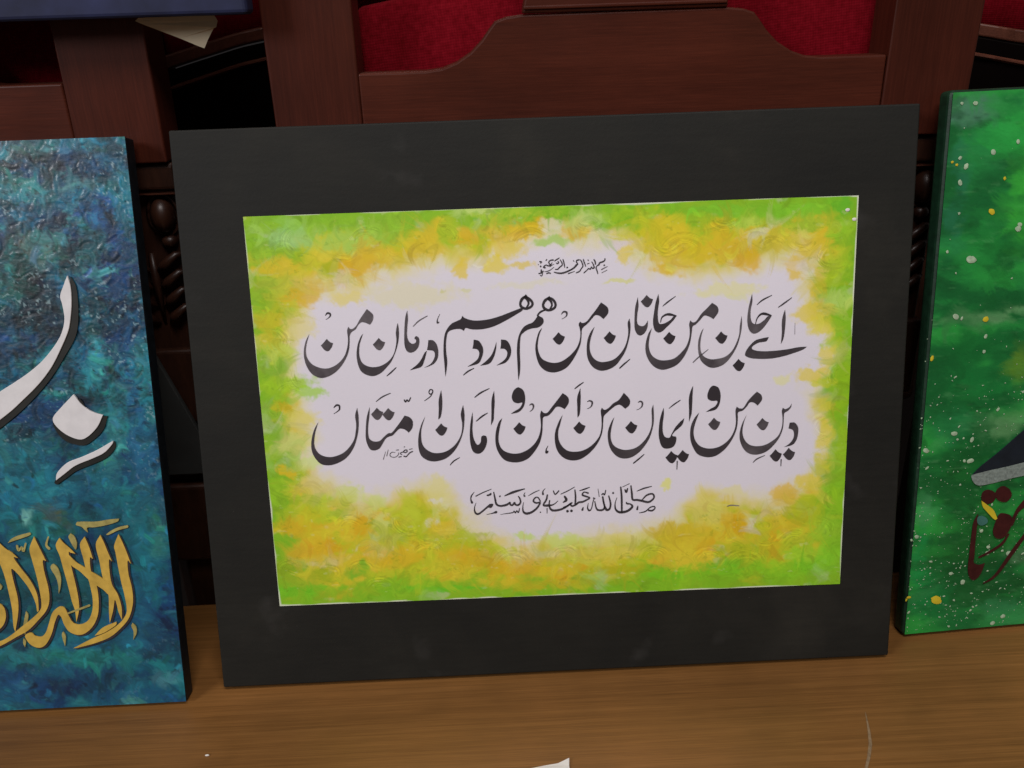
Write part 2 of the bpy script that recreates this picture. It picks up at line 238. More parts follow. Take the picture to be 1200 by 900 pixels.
D = {
'l0': [('S',0.9,[(-406,30685,130),(-376,30684,130)]),('S',0.9,[(-440,31017,102),(-317,30988,85),(-394,30905,68)]),('S',0.9,[(-557,30838,57),(-541,30801,57)]),('S',0.9,[(47,31145,79),(-18,31062,62)]),('S',0.9,[(503,31091,102),(305,31074,85),(177,30956,85),(247,30819,85),(346,30803,71),(411,30923,51)]),('S',0.9,[(345,30778,71),(145,30700,91),(-26,30768,71),(-192,30628,102),(-70,30574,96)]),('S',0.9,[(-358,30462,85),(-340,30265,136),(-213,30358,71)]),('S',0.9,[(-540,30199,85),(-292,30214,68),(-347,30019,63),(-444,30096,51)]),('S',0.9,[(-140,30306,34),(184,30367,57),(538,30599,28)]),('S',0.9,[(242,30635,43),(545,30819,28)]),('S',0.9,[(5,30177,85),(155,30221,91),(278,30179,85)]),('S',0.9,[(575,31014,57),(726,31106,85),(927,31221,57)]),('S',0.9,[(695,30887,62),(793,30834,91),(875,30929,68),(797,30986,51)]),('S',0.9,[(608,30449,57),(782,30442,85),(935,30583,85),(1112,30724,85),(1068,30922,71),(973,31097,57)]),('S',0.9,[(1172,31114,71),(1239,30841,85),(1281,30545,57)]),('S',0.9,[(1434,30539,119),(1474,30538,119)]),('S',0.9,[(528,30255,57),(775,30184,99),(1072,30160,114),(1397,30245,114),(1723,30380,99)]),('S',0.9,[(1497,30278,99),(1723,30380,99),(1950,30519,114),(2103,30685,131),(2204,30754,57),(2108,30881,85),(2135,31002,85),(2309,31032,102)]),('S',0.9,[(1518,30117,85),(1768,30194,51),(1969,30260,28)]),('S',0.9,[(2065,30145,71),(2291,30235,85),(2419,30402,71),(2547,30594,85),(2479,30866,79),(2384,31042,57)]),('S',0.9,[(2583,31058,71),(2652,30835,85),(2745,30561,57)]),('S',0.9,[(2611,30124,71),(2839,30312,71),(2941,30406,85),(3064,30364,94),(3142,30521,57),(3214,30408,85),(3327,30465,94),(3269,30688,79),(3174,30864,57)]),('S',0.9,[(3326,31017,85),(3409,30854,99),(3431,30682,85)]),('S',0.9,[(3579,30011,57),(3533,30210,80),(3463,30435,80),(3540,30579,71),(3666,30648,114),(3718,30769,108),(3918,30835,108),(4068,30915,94),(4095,31048,79)]),('S',0.9,[(4018,30597,119),(4057,30596,119)]),('S',0.5,[(2904,31021,71),(2952,30946,57)]),('S',0.5,[(2848,30729,57),(2998,30772,57)]),('S',0.65,[(3833,30297,71),(4059,30411,57),(4259,30502,43)]),('S',0.4,[(3854,30075,43),(4230,30257,43)]),('S',0.4,[(1888,31012,57),(1935,30937,45)])],
'l1': [('P',0.75,[(-12612,28213,1),(-12222,27819,0),(-12250,27421,0),(-12470,27109,1),(-12777,27262,0),(-13072,27304,0),(-13305,27104,0),(-13504,26821,0),(-13796,26643,0),(-13934,26387,0),(-13973,25986,0),(-14067,25384,0),(-14297,24836,0),(-14668,24292,0),(-15122,23852,0),(-15645,23568,0),(-16204,23479,0),(-16734,23747,0),(-17047,24209,0),(-17211,24756,0),(-17226,25415,0),(-17039,26113,0),(-16726,26653,1),(-16944,26059,0),(-17069,25509,0),(-17033,24981,0),(-16770,24534,0),(-16342,24261,0),(-15802,24136,0),(-15293,24237,0),(-14821,24522,0),(-14418,24963,0),(-14175,25540,0),(-14075,26091,0),(-14085,26494,0),(-14083,26795,0),(-13986,27032,1),(-13859,26866,0),(-13648,26897,0),(-13403,27118,0),(-13157,27508,0),(-12884,27866,0)]),('P',0.8,[(-15557,26233,1),(-15356,26013,0),(-15134,25913,1),(-15255,25636,0),(-15505,25373,0),(-15749,25444,0),(-16001,25788,1),(-15808,25961,0)]),('S',1,[(-15528,27874,30),(-15377,28037,119),(-15202,28000,129),(-15184,27840,99),(-15345,27687,40),(-15510,27594,30)]),('P',0.9,[(-10526,27170,1),(-10479,26646,0),(-10527,26044,0),(-10684,25444,0),(-10886,24946,0),(-11149,24448,0),(-11495,24055,0),(-11923,23665,0),(-12439,23461,0),(-12935,23554,0),(-13317,23847,0),(-13502,24344,0),(-13555,25007,0),(-13434,25711,0),(-13196,26256,0),(-12989,26509,1),(-13254,25855,0),(-13350,25353,0),(-13346,24846,0),(-13195,24433,0),(-12842,24184,0),(-12396,24093,0),(-11889,24174,0),(-11369,24458,0),(-10989,24899,0),(-10784,25449,0),(-10693,25950,0),(-10701,26454,0),(-10613,26903,0)]),('P',0.5,[(-11927,26153,1),(-11722,25932,0),(-11499,25832,1),(-11617,25554,0),(-11865,25291,0),(-12110,25362,0),(-12366,25707,1),(-12175,25881,0)]),('S',1,[(-11536,23423,51),(-11198,23685,101),(-10835,24007,51)]),('P',0.85,[(-9809,28000,1),(-9794,27420,0),(-9880,26822,0),(-9927,26221,0),(-9830,25833,0),(-9612,25642,0),(-9367,25713,0),(-9317,25893,0),(-9429,26019,0),(-9300,26175,0),(-9118,26036,0),(-9099,25682,0),(-9230,25333,0),(-9494,25090,0),(-9759,25020,0),(-10021,25163,0),(-10146,25574,0),(-10120,26330,0),(-10041,27130,0),(-9951,27626,0)]),('S',0.6,[(-9469,26866,50),(-9048,27239,80),(-8432,27564,50)]),('P',0.9,[(-8459,25857,1),(-8130,25823,0),(-7896,25530,0),(-7801,25070,0),(-7868,24565,0),(-8119,24198,0),(-8482,24009,0),(-8870,23903,1),(-8425,24129,0),(-8154,24475,0),(-8055,24827,0),(-8171,25086,0),(-8598,25154,1),(-8521,25455,0)]),('P',1,[(-8601,25104,1),(-8809,24451,0),(-9036,24002,0),(-9498,23848,0),(-9885,23762,1),(-9328,24167,0),(-9003,24562,0),(-8780,24959,0)]),('S',0.7,[(-7562,27649,30),(-7741,27286,60),(-7753,27056,120),(-7651,27092,80)]),('P',1,[(-7398,23184,1),(-7421,24087,0),(-7437,25106,0),(-7314,26113,0),(-7088,26607,0),(-6771,26945,0),(-6363,27129,0),(-6107,27249,0),(-5997,27465,1),(-5757,27275,0),(-5116,27098,0),(-4215,27142,0),(-3307,27355,0),(-2395,27668,0),(-1840,27836,0),(-1776,27673,0),(-2307,27364,0),(-2919,27038,0),(-3735,26670,0),(-4544,26482,0),(-5344,26485,0),(-5789,26604,0),(-5928,26408,1),(-6192,26550,0),(-6642,26538,0),(-6999,26402,0),(-7144,26105,0),(-7236,25503,0),(-7248,24895,0),(-7209,24282,0),(-7291,23672,0)]),('S',1,[(-1561,28661,119),(-1269,28471,179),(-1049,28183,169),(-1137,27927,170),(-1492,27792,180),(-1817,27915,190),(-1897,28177,169),(-1767,28471,199),(-1511,28659,159)]),('S',1,[(-1564,28582,199),(-1390,28416,179),(-1320,28134,140),(-1459,27880,120)]),('P',1,[(-1487,28798,1),(-1345,28573,0),(-1518,28481,0),(-1683,28587,0)]),('S',1,[(79,28516,120),(374,28365,169),(565,28048,170),(477,27762,170),(102,27617,180),(-214,27750,190),(-306,28013,170),(-157,28306,199),(108,28475,159)]),('S',1,[(76,28416,179),(250,28230,160),(312,27958,130),(175,27714,110)]),('P',1,[(152,28613,1),(286,28408,0),(103,28316,0),(-12,28460,0)]),('S',1,[(-177,27648,120),(-501,27521,130),(-729,27280,110)]),('P',1,[(-707,27329,1),(-815,27103,0),(-1075,26812,0),(-1430,26676,0),(-1738,26487,0),(-2003,26094,0),(-2172,25596,0),(-2258,24889,0),(-2260,24277,0),(-2250,23458,0),(-2238,22685,1),(-2106,23246,0),(-2053,23859,0),(-2054,24676,0),(-2018,25387,0),(-1940,25890,0),(-1751,26104,0),(-1494,26275,0),(-1139,26382,0),(-737,26426,0),(-450,26585,0),(-302,26831,0),(-365,27084,0),(-561,27213,0)]),('P',1,[(-5278,25755,1),(-4931,25660,0),(-4697,25295,0),(-4634,24887,0),(-4788,24384,0),(-5055,24038,0),(-5821,23835,1),(-5354,24122,0),(-5039,24394,0),(-4920,24797,0),(-5059,25057,0),(-5388,25121,1),(-5314,25423,0)]),('P',1,[(-3682,25537,1),(-3722,25052,0),(-3908,24449,0),(-4250,24003,0),(-4901,23878,1),(-4442,24216,0),(-4073,24608,0),(-3852,25057,0)]),('P',1,[(-3354,25685,1),(-2975,25609,0),(-2737,25264,0),(-2664,24804,0),(-2803,24351,0),(-3139,24008,0),(-3751,23849,1),(-3285,24136,0),(-3022,24411,0),(-2948,24765,0),(-3120,25006,0),(-3420,25039,1),(-3368,25341,0)]),('S',1,[(-6122,23253,51),(-5786,23505,102),(-5353,23713,51)]),('P',1,[(3766,28018,1),(4211,27650,0),(4254,27247,0),(3915,26839,1),(3648,27071,0),(3348,27134,0),(3092,26893,0),(2783,26553,0),(2497,26333,0),(2371,26116,0),(2342,25712,0),(2247,25107,0),(1981,24507,0),(1612,23909,0),(1195,23465,0),(681,23230,0),(173,23180,0),(-329,23355,0),(-720,23803,0),(-919,24527,0),(-926,25240,0),(-699,26041,0),(-416,26412,1),(-655,25836,0),(-778,25132,0),(-714,24620,0),(-505,24203,0),(-108,23961,0),(395,23858,0),(904,23959,0),(1470,24324,0),(1937,24815,0),(2171,25314,0),(2264,25817,0),(2233,26223,0),(2159,26528,0),(2265,26725,1),(2433,26618,0),(2737,26726,0),(3046,27096,0),(3355,27465,0)]),('P',1,[(719,26032,1),(934,25811,0),(1163,25710,1),(1055,25431,0),(816,25167,0),(566,25238,0),(293,25584,1),(480,25759,0)]),('S',0.9,[(944,27282,30),(1119,27465,110),(1318,27417,130),(1333,27216,90),(1168,27052,40),(985,26959,30)]),('P',0.95,[(5756,26804,1),(5820,26277,0),(5772,25672,0),(5633,25068,0),(5423,24465,0),(5112,23966,0),(4750,23520,0),(4237,23233,0),(3676,23154,0),(3172,23381,0),(2827,23858,0),(2688,24477,0),(2736,25290,0),(2951,25890,0),(3282,26331,1),(3015,25583,0),(2901,24978,0),(2961,24466,0),(3186,24047,0),(3587,23805,0),(4043,23786,0),(4604,23936,0),(5066,24326,0),(5428,24873,0),(5608,25475,0),(5655,25980,0),(5621,26487,0)]),('P',1,[(4323,25944,1),(4541,25722,0),(4772,25622,1),(4666,25342,0),(4430,25077,0),(4178,25149,0),(3901,25495,1),(4086,25670,0)]),('S',1,[(5000,23273,82),(5309,23547,112),(5751,23898,51)]),('P',0.9,[(6355,28283,1),(6399,27662,0),(6312,27063,0),(6287,26561,0),(6405,26303,0),(6707,26220,0),(6910,26384,0),(7054,26610,1),(7030,26177,0),(6855,25779,0),(6549,25568,0),(6298,25670,0),(6120,26062,0),(6108,26769,0),(6167,27571,0)]),('P',0.9,[(6978,28408,1),(7197,28190,0),(7427,28090,1),(7325,27814,0),(7092,27553,0),(6841,27624,0),(6563,27965,1),(6745,28138,0)]),('P',0.95,[(7811,28454,1),(7858,27903,0),(7763,27205,0),(7780,26600,0),(7889,26333,0),(8222,26360,0),(8627,26566,0),(8880,26827,0),(9112,26868,1),(8829,26507,0),(8423,26119,0),(8068,25800,0),(7764,25731,0),(7513,25954,0),(7416,26514,0),(7501,27216,0),(7627,27912,0)]),('S',1,[(7950,26442,61),(8043,26771,91),(8326,26961,141),(8628,26969,181),(9052,26851,81)]),('S',0.85,[(8107,27572,40),(8430,27830,100),(9014,28236,40)]),('P',1,[(8553,25739,1),(8775,25517,0),(9008,25416,1),(8906,25135,0),(8672,24870,0),(8419,24941,0),(8136,25289,1),(8320,25464,0)]),('P',0.88,[(11601,27672,1),(11976,27386,0),(12039,26981,0),(11709,26520,1),(11404,26704,0),(11050,26789,0),(10748,26479,0),(10446,26188,0),(10223,26045,0),(10163,25591,0),(10042,24884,0),(9819,24280,0),(9483,23730,0),(9075,23336,0),(8513,23103,0),(8003,23042,0),(7495,23270,0),(7111,23728,0),(6892,24301,0),(6877,24914,0),(7056,25618,0),(7332,26063,1),(7186,25511,0),(7100,24905,0),(7177,24391,0),(7398,24024,0),(7803,23771,0),(8312,23708,0),(8923,23826,0),(9433,24245,0),(9789,24690,0),(9991,25293,0),(10021,25800,0),(9980,26207,0),(10061,26487,1),(10243,26338,0),(10496,26438,0),(10848,26928,0),(11200,27266,0)]),('P',0.95,[(12252,25617,1),(12477,25394,0),(12712,25293,1),(12613,25011,0),(12381,24746,0),(12126,24818,0),(11839,25166,1),(12021,25342,0)]),('P',0.72,[(13701,26681,1),(13739,26052,0),(13646,25345,0),(13451,24640,0),(13152,24038,0),(12749,23490,0),(12292,23149,0),(11679,23020,0),(11219,23194,0),(10809,23623,0),(10633,24246,0),(10631,24961,0),(10802,25565,0),(11003,25912,1),(10833,25259,0),(10775,24649,0),(10858,24134,0),(11114,23816,0),(11574,23642,0),(12084,23672,0),(12593,23805,0),(13048,24196,0),(13348,24746,0),(13544,25350,0),(13588,25957,0)]),('S',0.7,[(10248,23462,62),(10655,23835,82),(11345,24370,41)]),('P',1,[(13514,23591,1),(13742,23365,0),(13978,23263,1),(13880,22978,0),(13647,22709,0),(13390,22782,0),(13100,23135,1),(13282,23313,0)]),('P',0.75,[(14428,28209,1),(14456,27637,0),(14344,27038,0),(14362,26432,0),(14519,26101,0),(14906,26045,0),(15308,26292,0),(15557,26545,0),(15860,26593,1),(15564,26130,0),(15166,25639,0),(14764,25381,0),(14458,25414,0),(14220,25728,0),(14110,26341,0),(14180,27145,0),(14313,27743,0)]),('S',1,[(14703,26033,51),(14799,26414,81),(15047,26707,132),(15350,26745,182),(15809,26595,101)]),('S',0.9,[(14783,27402,40),(15182,27728,101),(15833,28032,50)]),('S',0.9,[(16305,27160,51),(16704,27425,111),(17252,27805,50)]),('P',0.85,[(16795,26989,1),(16850,26330,0),(16806,25520,0),(16718,24912,0),(16542,24531,1),(16597,25325,0),(16580,26139,0),(16670,26641,0)]),('P',0.9,[(15675,25078,1),(15487,24780,0),(14978,24709,0),(14624,24540,0),(14454,24342,0),(14630,24181,0),(15142,24077,0),(15959,24064,0),(16980,24134,0),(17795,24254,0),(18429,24268,1),(18107,24056,0),(17498,23855,0),(16786,23659,0),(15970,23529,0),(15151,23522,0),(14434,23604,0),(14043,23775,0),(13999,24002,0),(14218,24403,0),(14670,24844,0),(15076,24981,0)]),('S',0.25,[(17518,25999,20),(17527,25185,31)])],
'l2': [('P',0.9,[(-13786,21219,1),(-13733,20541,0),(-13793,19707,0),(-13967,18979,0),(-14215,18357,0),(-14559,17844,0),(-14998,17439,0),(-15633,17149,0),(-16202,17069,0),(-16702,17219,0),(-17073,17693,0),(-17259,18283,0),(-17199,19019,0),(-16958,19743,0),(-16608,20313,1),(-16894,19530,0),(-17034,18801,0),(-16971,18323,0),(-16697,17919,0),(-16204,17706,0),(-15693,17704,0),(-15064,17920,0),(-14575,18321,0),(-14177,18883,0),(-14010,19507,0),(-13942,20028,0),(-13968,20655,0)]),('S',1,[(-15439,21292,51),(-15254,21460,123),(-15054,21430,123),(-15044,21171,102),(-15186,21021,61),(-15473,20846,31)]),('S',0.85,[(-12414,21605,41),(-11937,21937,92),(-11355,22170,51)]),('P',0.92,[(-12893,21253,1),(-12957,20611,0),(-13089,19885,0),(-13132,19257,0),(-13056,18886,0),(-12763,18693,0),(-12353,18717,0),(-12029,18998,0),(-11707,19246,0),(-11449,19287,0),(-11121,19640,0),(-10790,20045,0),(-10457,20501,1),(-10110,20360,0),(-9904,20058,0),(-9953,19589,0),(-10229,19233,1),(-10470,19454,0),(-10719,19549,0),(-10925,19527,0),(-11195,19276,0),(-11412,19075,0),(-11672,19003,0),(-11883,18886,0),(-12107,18579,0),(-12390,18169,0),(-12757,18027,0),(-13058,18115,0),(-13238,18472,0),(-13327,18950,0),(-13276,19684,0),(-13147,20515,0)]),('P',0.8,[(-12393,21158,1),(-12185,20931,0),(-11959,20827,1),(-12080,20541,0),(-12331,20270,0),(-12580,20344,0),(-12840,20699,1),(-12645,20878,0)]),('P',0.8,[(-11586,21102,1),(-11378,20875,0),(-11151,20771,1),(-11271,20484,0),(-11522,20213,0),(-11771,20287,0),(-12032,20643,1),(-11838,20822,0)]),('S',1,[(-10407,21642,92),(-10326,21483,92),(-10216,21634,92),(-10101,21525,92),(-9942,21798,72)]),('S',1,[(-8638,22125,72),(-8527,22306,82),(-8367,22258,82),(-8378,22072,82),(-8535,21975,82),(-8630,22083,72)]),('S',0.85,[(-8376,22093,82),(-8555,21800,72),(-8976,21518,41)]),('P',0.95,[(-7750,22252,1),(-7708,21525,0),(-7767,20800,0),(-7896,20283,0),(-8069,20103,1),(-8000,20810,0),(-7961,21536,0)]),('P',0.95,[(-7891,19812,1),(-7678,19582,0),(-7449,19477,1),(-7566,19188,0),(-7816,18915,0),(-8068,18989,0),(-8334,19348,1),(-8141,19529,0)]),('P',0.95,[(-6247,21098,1),(-6178,20417,0),(-6233,19686,0),(-6356,19060,0),(-6591,18437,0),(-6927,17870,0),(-7361,17411,0),(-7838,17135,0),(-8462,17014,0),(-8970,17112,0),(-9413,17451,0),(-9594,18043,0),(-9565,18888,0),(-9333,19718,0),(-8990,20384,1),(-9295,19507,0),(-9362,18878,0),(-9310,18348,0),(-9076,17967,0),(-8631,17681,0),(-8120,17626,0),(-7601,17741,0),(-7070,18088,0),(-6688,18548,0),(-6458,19065,0),(-6376,19692,0),(-6442,20428,0)]),('S',0.9,[(-7398,16688,52),(-7126,16974,94),(-6682,17221,52)]),('S',1,[(-5389,21611,62),(-4948,21924,113),(-4327,22207,51)]),('P',1,[(-3989,22037,1),(-3981,21259,0),(-4052,20532,0),(-4119,19907,0),(-4320,19496,1),(-4254,20332,0),(-4219,21165,0),(-4150,21578,0)]),('S',1,[(-5367,19857,62),(-4923,20205,114),(-4525,20428,52)]),('P',1,[(-5601,20548,1),(-5597,19972,0),(-5662,19240,0),(-5609,18605,0),(-5375,18118,0),(-5132,18266,0),(-5080,18528,0),(-5041,18706,0),(-4884,18784,0),(-4683,18690,0),(-4659,18298,0),(-4823,17828,0),(-5094,17521,0),(-5406,17450,0),(-5705,17655,0),(-5854,18193,0),(-5871,18933,0),(-5780,19771,0)]),('P',1,[(-2195,22188,0),(-1899,21947,0),(-1793,21476,0),(-1852,20958,0),(-2049,20601,0),(-2363,20374,0),(-2877,20292,1),(-2563,20488,0),(-2251,20662,0),(-2058,20915,0),(-2031,21091,0),(-2339,21042,0),(-2639,21180,0),(-2749,21517,0),(-2632,21927,0),(-2420,22146,0)]),('S',0.85,[(-1509,20859,41),(-1342,20946,124),(-1224,20826,124),(-1284,20568,83),(-1494,20399,41)]),('P',1,[(-2288,19648,1),(-2070,19417,0),(-1838,19312,1),(-1951,19022,0),(-2197,18748,0),(-2451,18823,0),(-2725,19183,1),(-2534,19364,0)]),('P',1,[(893,21650,1),(1262,21343,0),(1313,20924,0),(1014,20467,1),(712,20637,0),(405,20650,0),(141,20348,0),(-175,20048,0),(-537,19938,0),(-604,19436,0),(-654,18806,0),(-852,18074,0),(-1233,17453,0),(-1715,16942,0),(-2291,16701,0),(-2911,16697,0),(-3471,16915,0),(-3861,17466,0),(-4040,18111,0),(-4005,18956,0),(-3770,19682,0),(-3502,20006,1),(-3681,19363,0),(-3813,18630,0),(-3765,18046,0),(-3495,17609,0),(-2989,17373,0),(-2371,17345,0),(-1744,17583,0),(-1214,18037,0),(-887,18605,0),(-743,19232,0),(-747,19758,0),(-766,20126,0),(-675,20436,1),(-476,20250,0),(-219,20280,0),(99,20664,0),(470,21117,0)]),('S',1,[(-273,17804,42),(-406,17522,84),(-391,17309,178),(-285,17410,105)]),('S',1,[(1766,21924,62),(2078,22159,103),(2408,22372,51)]),('P',1,[(2175,21979,1),(2180,21303,0),(2143,20574,0),(2080,20053,0),(1920,19798,1),(1918,20584,0),(1935,21314,0)]),('S',0.85,[(2643,20949,41),(2818,21004,103),(2990,20903,124),(2964,20664,103),(2807,20493,52),(2631,20427,31)]),('P',1,[(2026,19509,1),(2247,19279,0),(2481,19173,1),(2372,18883,0),(2129,18608,0),(1873,18683,0),(1594,19044,1),(1783,19225,0)]),('P',1,[(850,20066,1),(527,19492,0),(270,18765,0),(249,18024,0),(416,17379,0),(816,16880,0),(1379,16641,0),(2002,16687,0),(2579,17014,0),(3107,17524,0),(3479,18092,0),(3697,18718,0),(3760,19349,0),(3820,19819,0),(4081,20091,0),(4414,20370,0),(4705,20567,0),(5013,20606,0),(5368,20308,1),(5680,20577,0),(5685,20994,0),(5281,21481,1),(4916,20976,0),(4502,20733,0),(4190,20432,0),(3880,20289,0),(3677,20455,1),(3601,20196,0),(3643,19670,0),(3631,19038,0),(3485,18410,0),(3114,17896,0),(2589,17494,0),(1964,17287,0),(1242,17341,0),(786,17681,0),(522,18224,0),(509,18860,0),(657,19381,0)]),('S',0.85,[(6297,20728,41),(6452,20804,104),(6604,20693,124),(6571,20433,93),(6395,20263,42),(6189,20188,31)]),('P',1,[(5768,19376,1),(5992,19144,0),(6228,19039,1),(6122,18747,0),(5881,18472,0),(5624,18547,0),(5339,18909,1),(5527,19091,0)]),('P',0.92,[(7394,20533,1),(7430,19818,0),(7415,19187,0),(7277,18558,0),(7065,17984,0),(6729,17467,0),(6310,17005,0),(5788,16686,0),(5215,16605,0),(4699,16811,0),(4293,17310,0),(4097,17958,0),(4099,18700,0),(4326,19323,0),(4569,19734,1),(4372,19005,0),(4279,18374,0),(4374,17839,0),(4658,17486,0),(5173,17270,0),(5691,17268,0),(6211,17437,0),(6733,17893,0),(7069,18409,0),(7259,18982,0),(7284,19614,0),(7268,20140,0)]),('S',1,[(5907,16220,85),(6305,16524,106),(6703,16859,53)]),('P',1,[(8143,20259,1),(8150,19681,0),(8065,19052,0),(8082,18416,0),(8236,18091,0),(8546,18024,0),(8703,18283,0),(8963,18748,0),(9273,19104,0),(9635,19426,1),(9511,18988,0),(9221,18684,0),(8910,18433,0),(8754,18153,0),(9034,18055,0),(9012,17631,0),(8804,17320,0),(8440,17208,0),(8077,17299,0),(7871,17682,0),(7771,18324,0),(7828,19168,0),(7965,19795,0)]),('S',0.9,[(8523,20190,42),(8915,20488,93),(9347,20762,62)]),('P',1,[(10271,21785,1),(10231,21058,0),(10202,20327,0),(10151,19698,0),(9976,19126,1),(9975,20022,0),(9964,20861,0),(10097,21429,0)]),('P',1,[(8678,17016,1),(8906,16781,0),(9145,16673,1),(9041,16378,0),(8800,16099,0),(8540,16175,0),(8250,16542,1),(8438,16727,0)]),('P',1,[(9510,17053,1),(9738,16818,0),(9978,16711,1),(9874,16415,0),(9634,16136,0),(9374,16212,0),(9083,16580,1),(9270,16764,0)]),('S',1,[(9113,16235,85),(9091,15611,53)]),('P',1,[(11790,21720,0),(12099,21551,0),(12246,21127,0),(12239,20657,0),(12129,20242,0),(11853,19939,0),(11183,19811,1),(11543,20037,0),(11851,20202,0),(12025,20457,0),(11982,20605,0),(11642,20610,0),(11364,20747,0),(11300,21064,0),(11432,21475,0),(11605,21676,0)]),('P',0.8,[(11784,19363,1),(12013,19131,0),(12252,19026,1),(12151,18734,0),(11914,18458,0),(11655,18533,0),(11363,18896,1),(11548,19078,0)]),('P',0.93,[(14881,21149,1),(15195,20895,0),(15253,20526,0),(14949,20119,1),(14688,20341,0),(14377,20375,0),(14175,20101,0),(13868,19798,0),(13539,19676,0),(13523,19234,0),(13469,18601,0),(13268,17973,0),(12910,17349,0),(12446,16835,0),(11875,16485,0),(11250,16438,0),(10624,16681,0),(10258,17254,0),(10070,17903,0),(10100,18751,0),(10358,19373,0),(10718,19800,1),(10410,18948,0),(10308,18317,0),(10413,17781,0),(10726,17340,0),(11247,17103,0),(11871,17096,0),(12442,17316,0),(12958,17773,0),(13264,18345,0),(13382,18923,0),(13354,19558,0),(13351,19874,0),(13431,20102,1),(13660,19965,0),(13918,20007,0),(14221,20466,0),(14526,20819,0)]),('P',0.8,[(15306,19187,1),(15538,18954,0),(15779,18848,1),(15680,18556,0),(15446,18280,0),(15185,18355,0),(14889,18718,1),(15072,18901,0)]),('P',0.82,[(14162,19480,1),(13829,18797,0),(13662,18061,0),(13742,17418,0),(14063,16815,0),(14537,16504,0),(15112,16478,0),(15683,16688,0),(16196,17147,0),(16602,17717,0),(16818,18346,0),(16867,18980,0),(16898,19455,0),(17184,19653,0),(17385,19908,0),(17420,20169,1),(17261,19913,0),(16974,19768,0),(16785,19881,1),(16718,19621,0),(16781,19090,0),(16743,18456,0),(16496,17828,0),(16035,17422,0),(15466,17148,0),(14841,17101,0),(14317,17285,0),(13978,17728,0),(13867,18265,0),(13963,18897,0)]),('P',0.85,[(17308,18749,1),(17672,18733,0),(17920,18403,0),(17951,17976,0),(17839,17448,0),(17555,17086,0),(16932,16932,1),(17344,17203,0),(17596,17566,0),(17639,17937,0),(17529,18208,0),(17234,18328,1)]),('P',0.95,[(16308,16800,1),(16542,16564,0),(16785,16456,1),(16687,16159,0),(16452,15879,0),(16188,15956,0),(15888,16325,1),(16073,16510,0)]),('P',0.8,[(17278,16863,1),(17514,16627,0),(17757,16519,1),(17659,16223,0),(17425,15943,0),(17161,16019,0),(16860,16388,1),(17044,16573,0)]),('S',1,[(16742,16017,85),(16732,15510,53)]),('S',0.9,[(14671,15874,43),(14960,16130,96),(15532,16373,42)])],
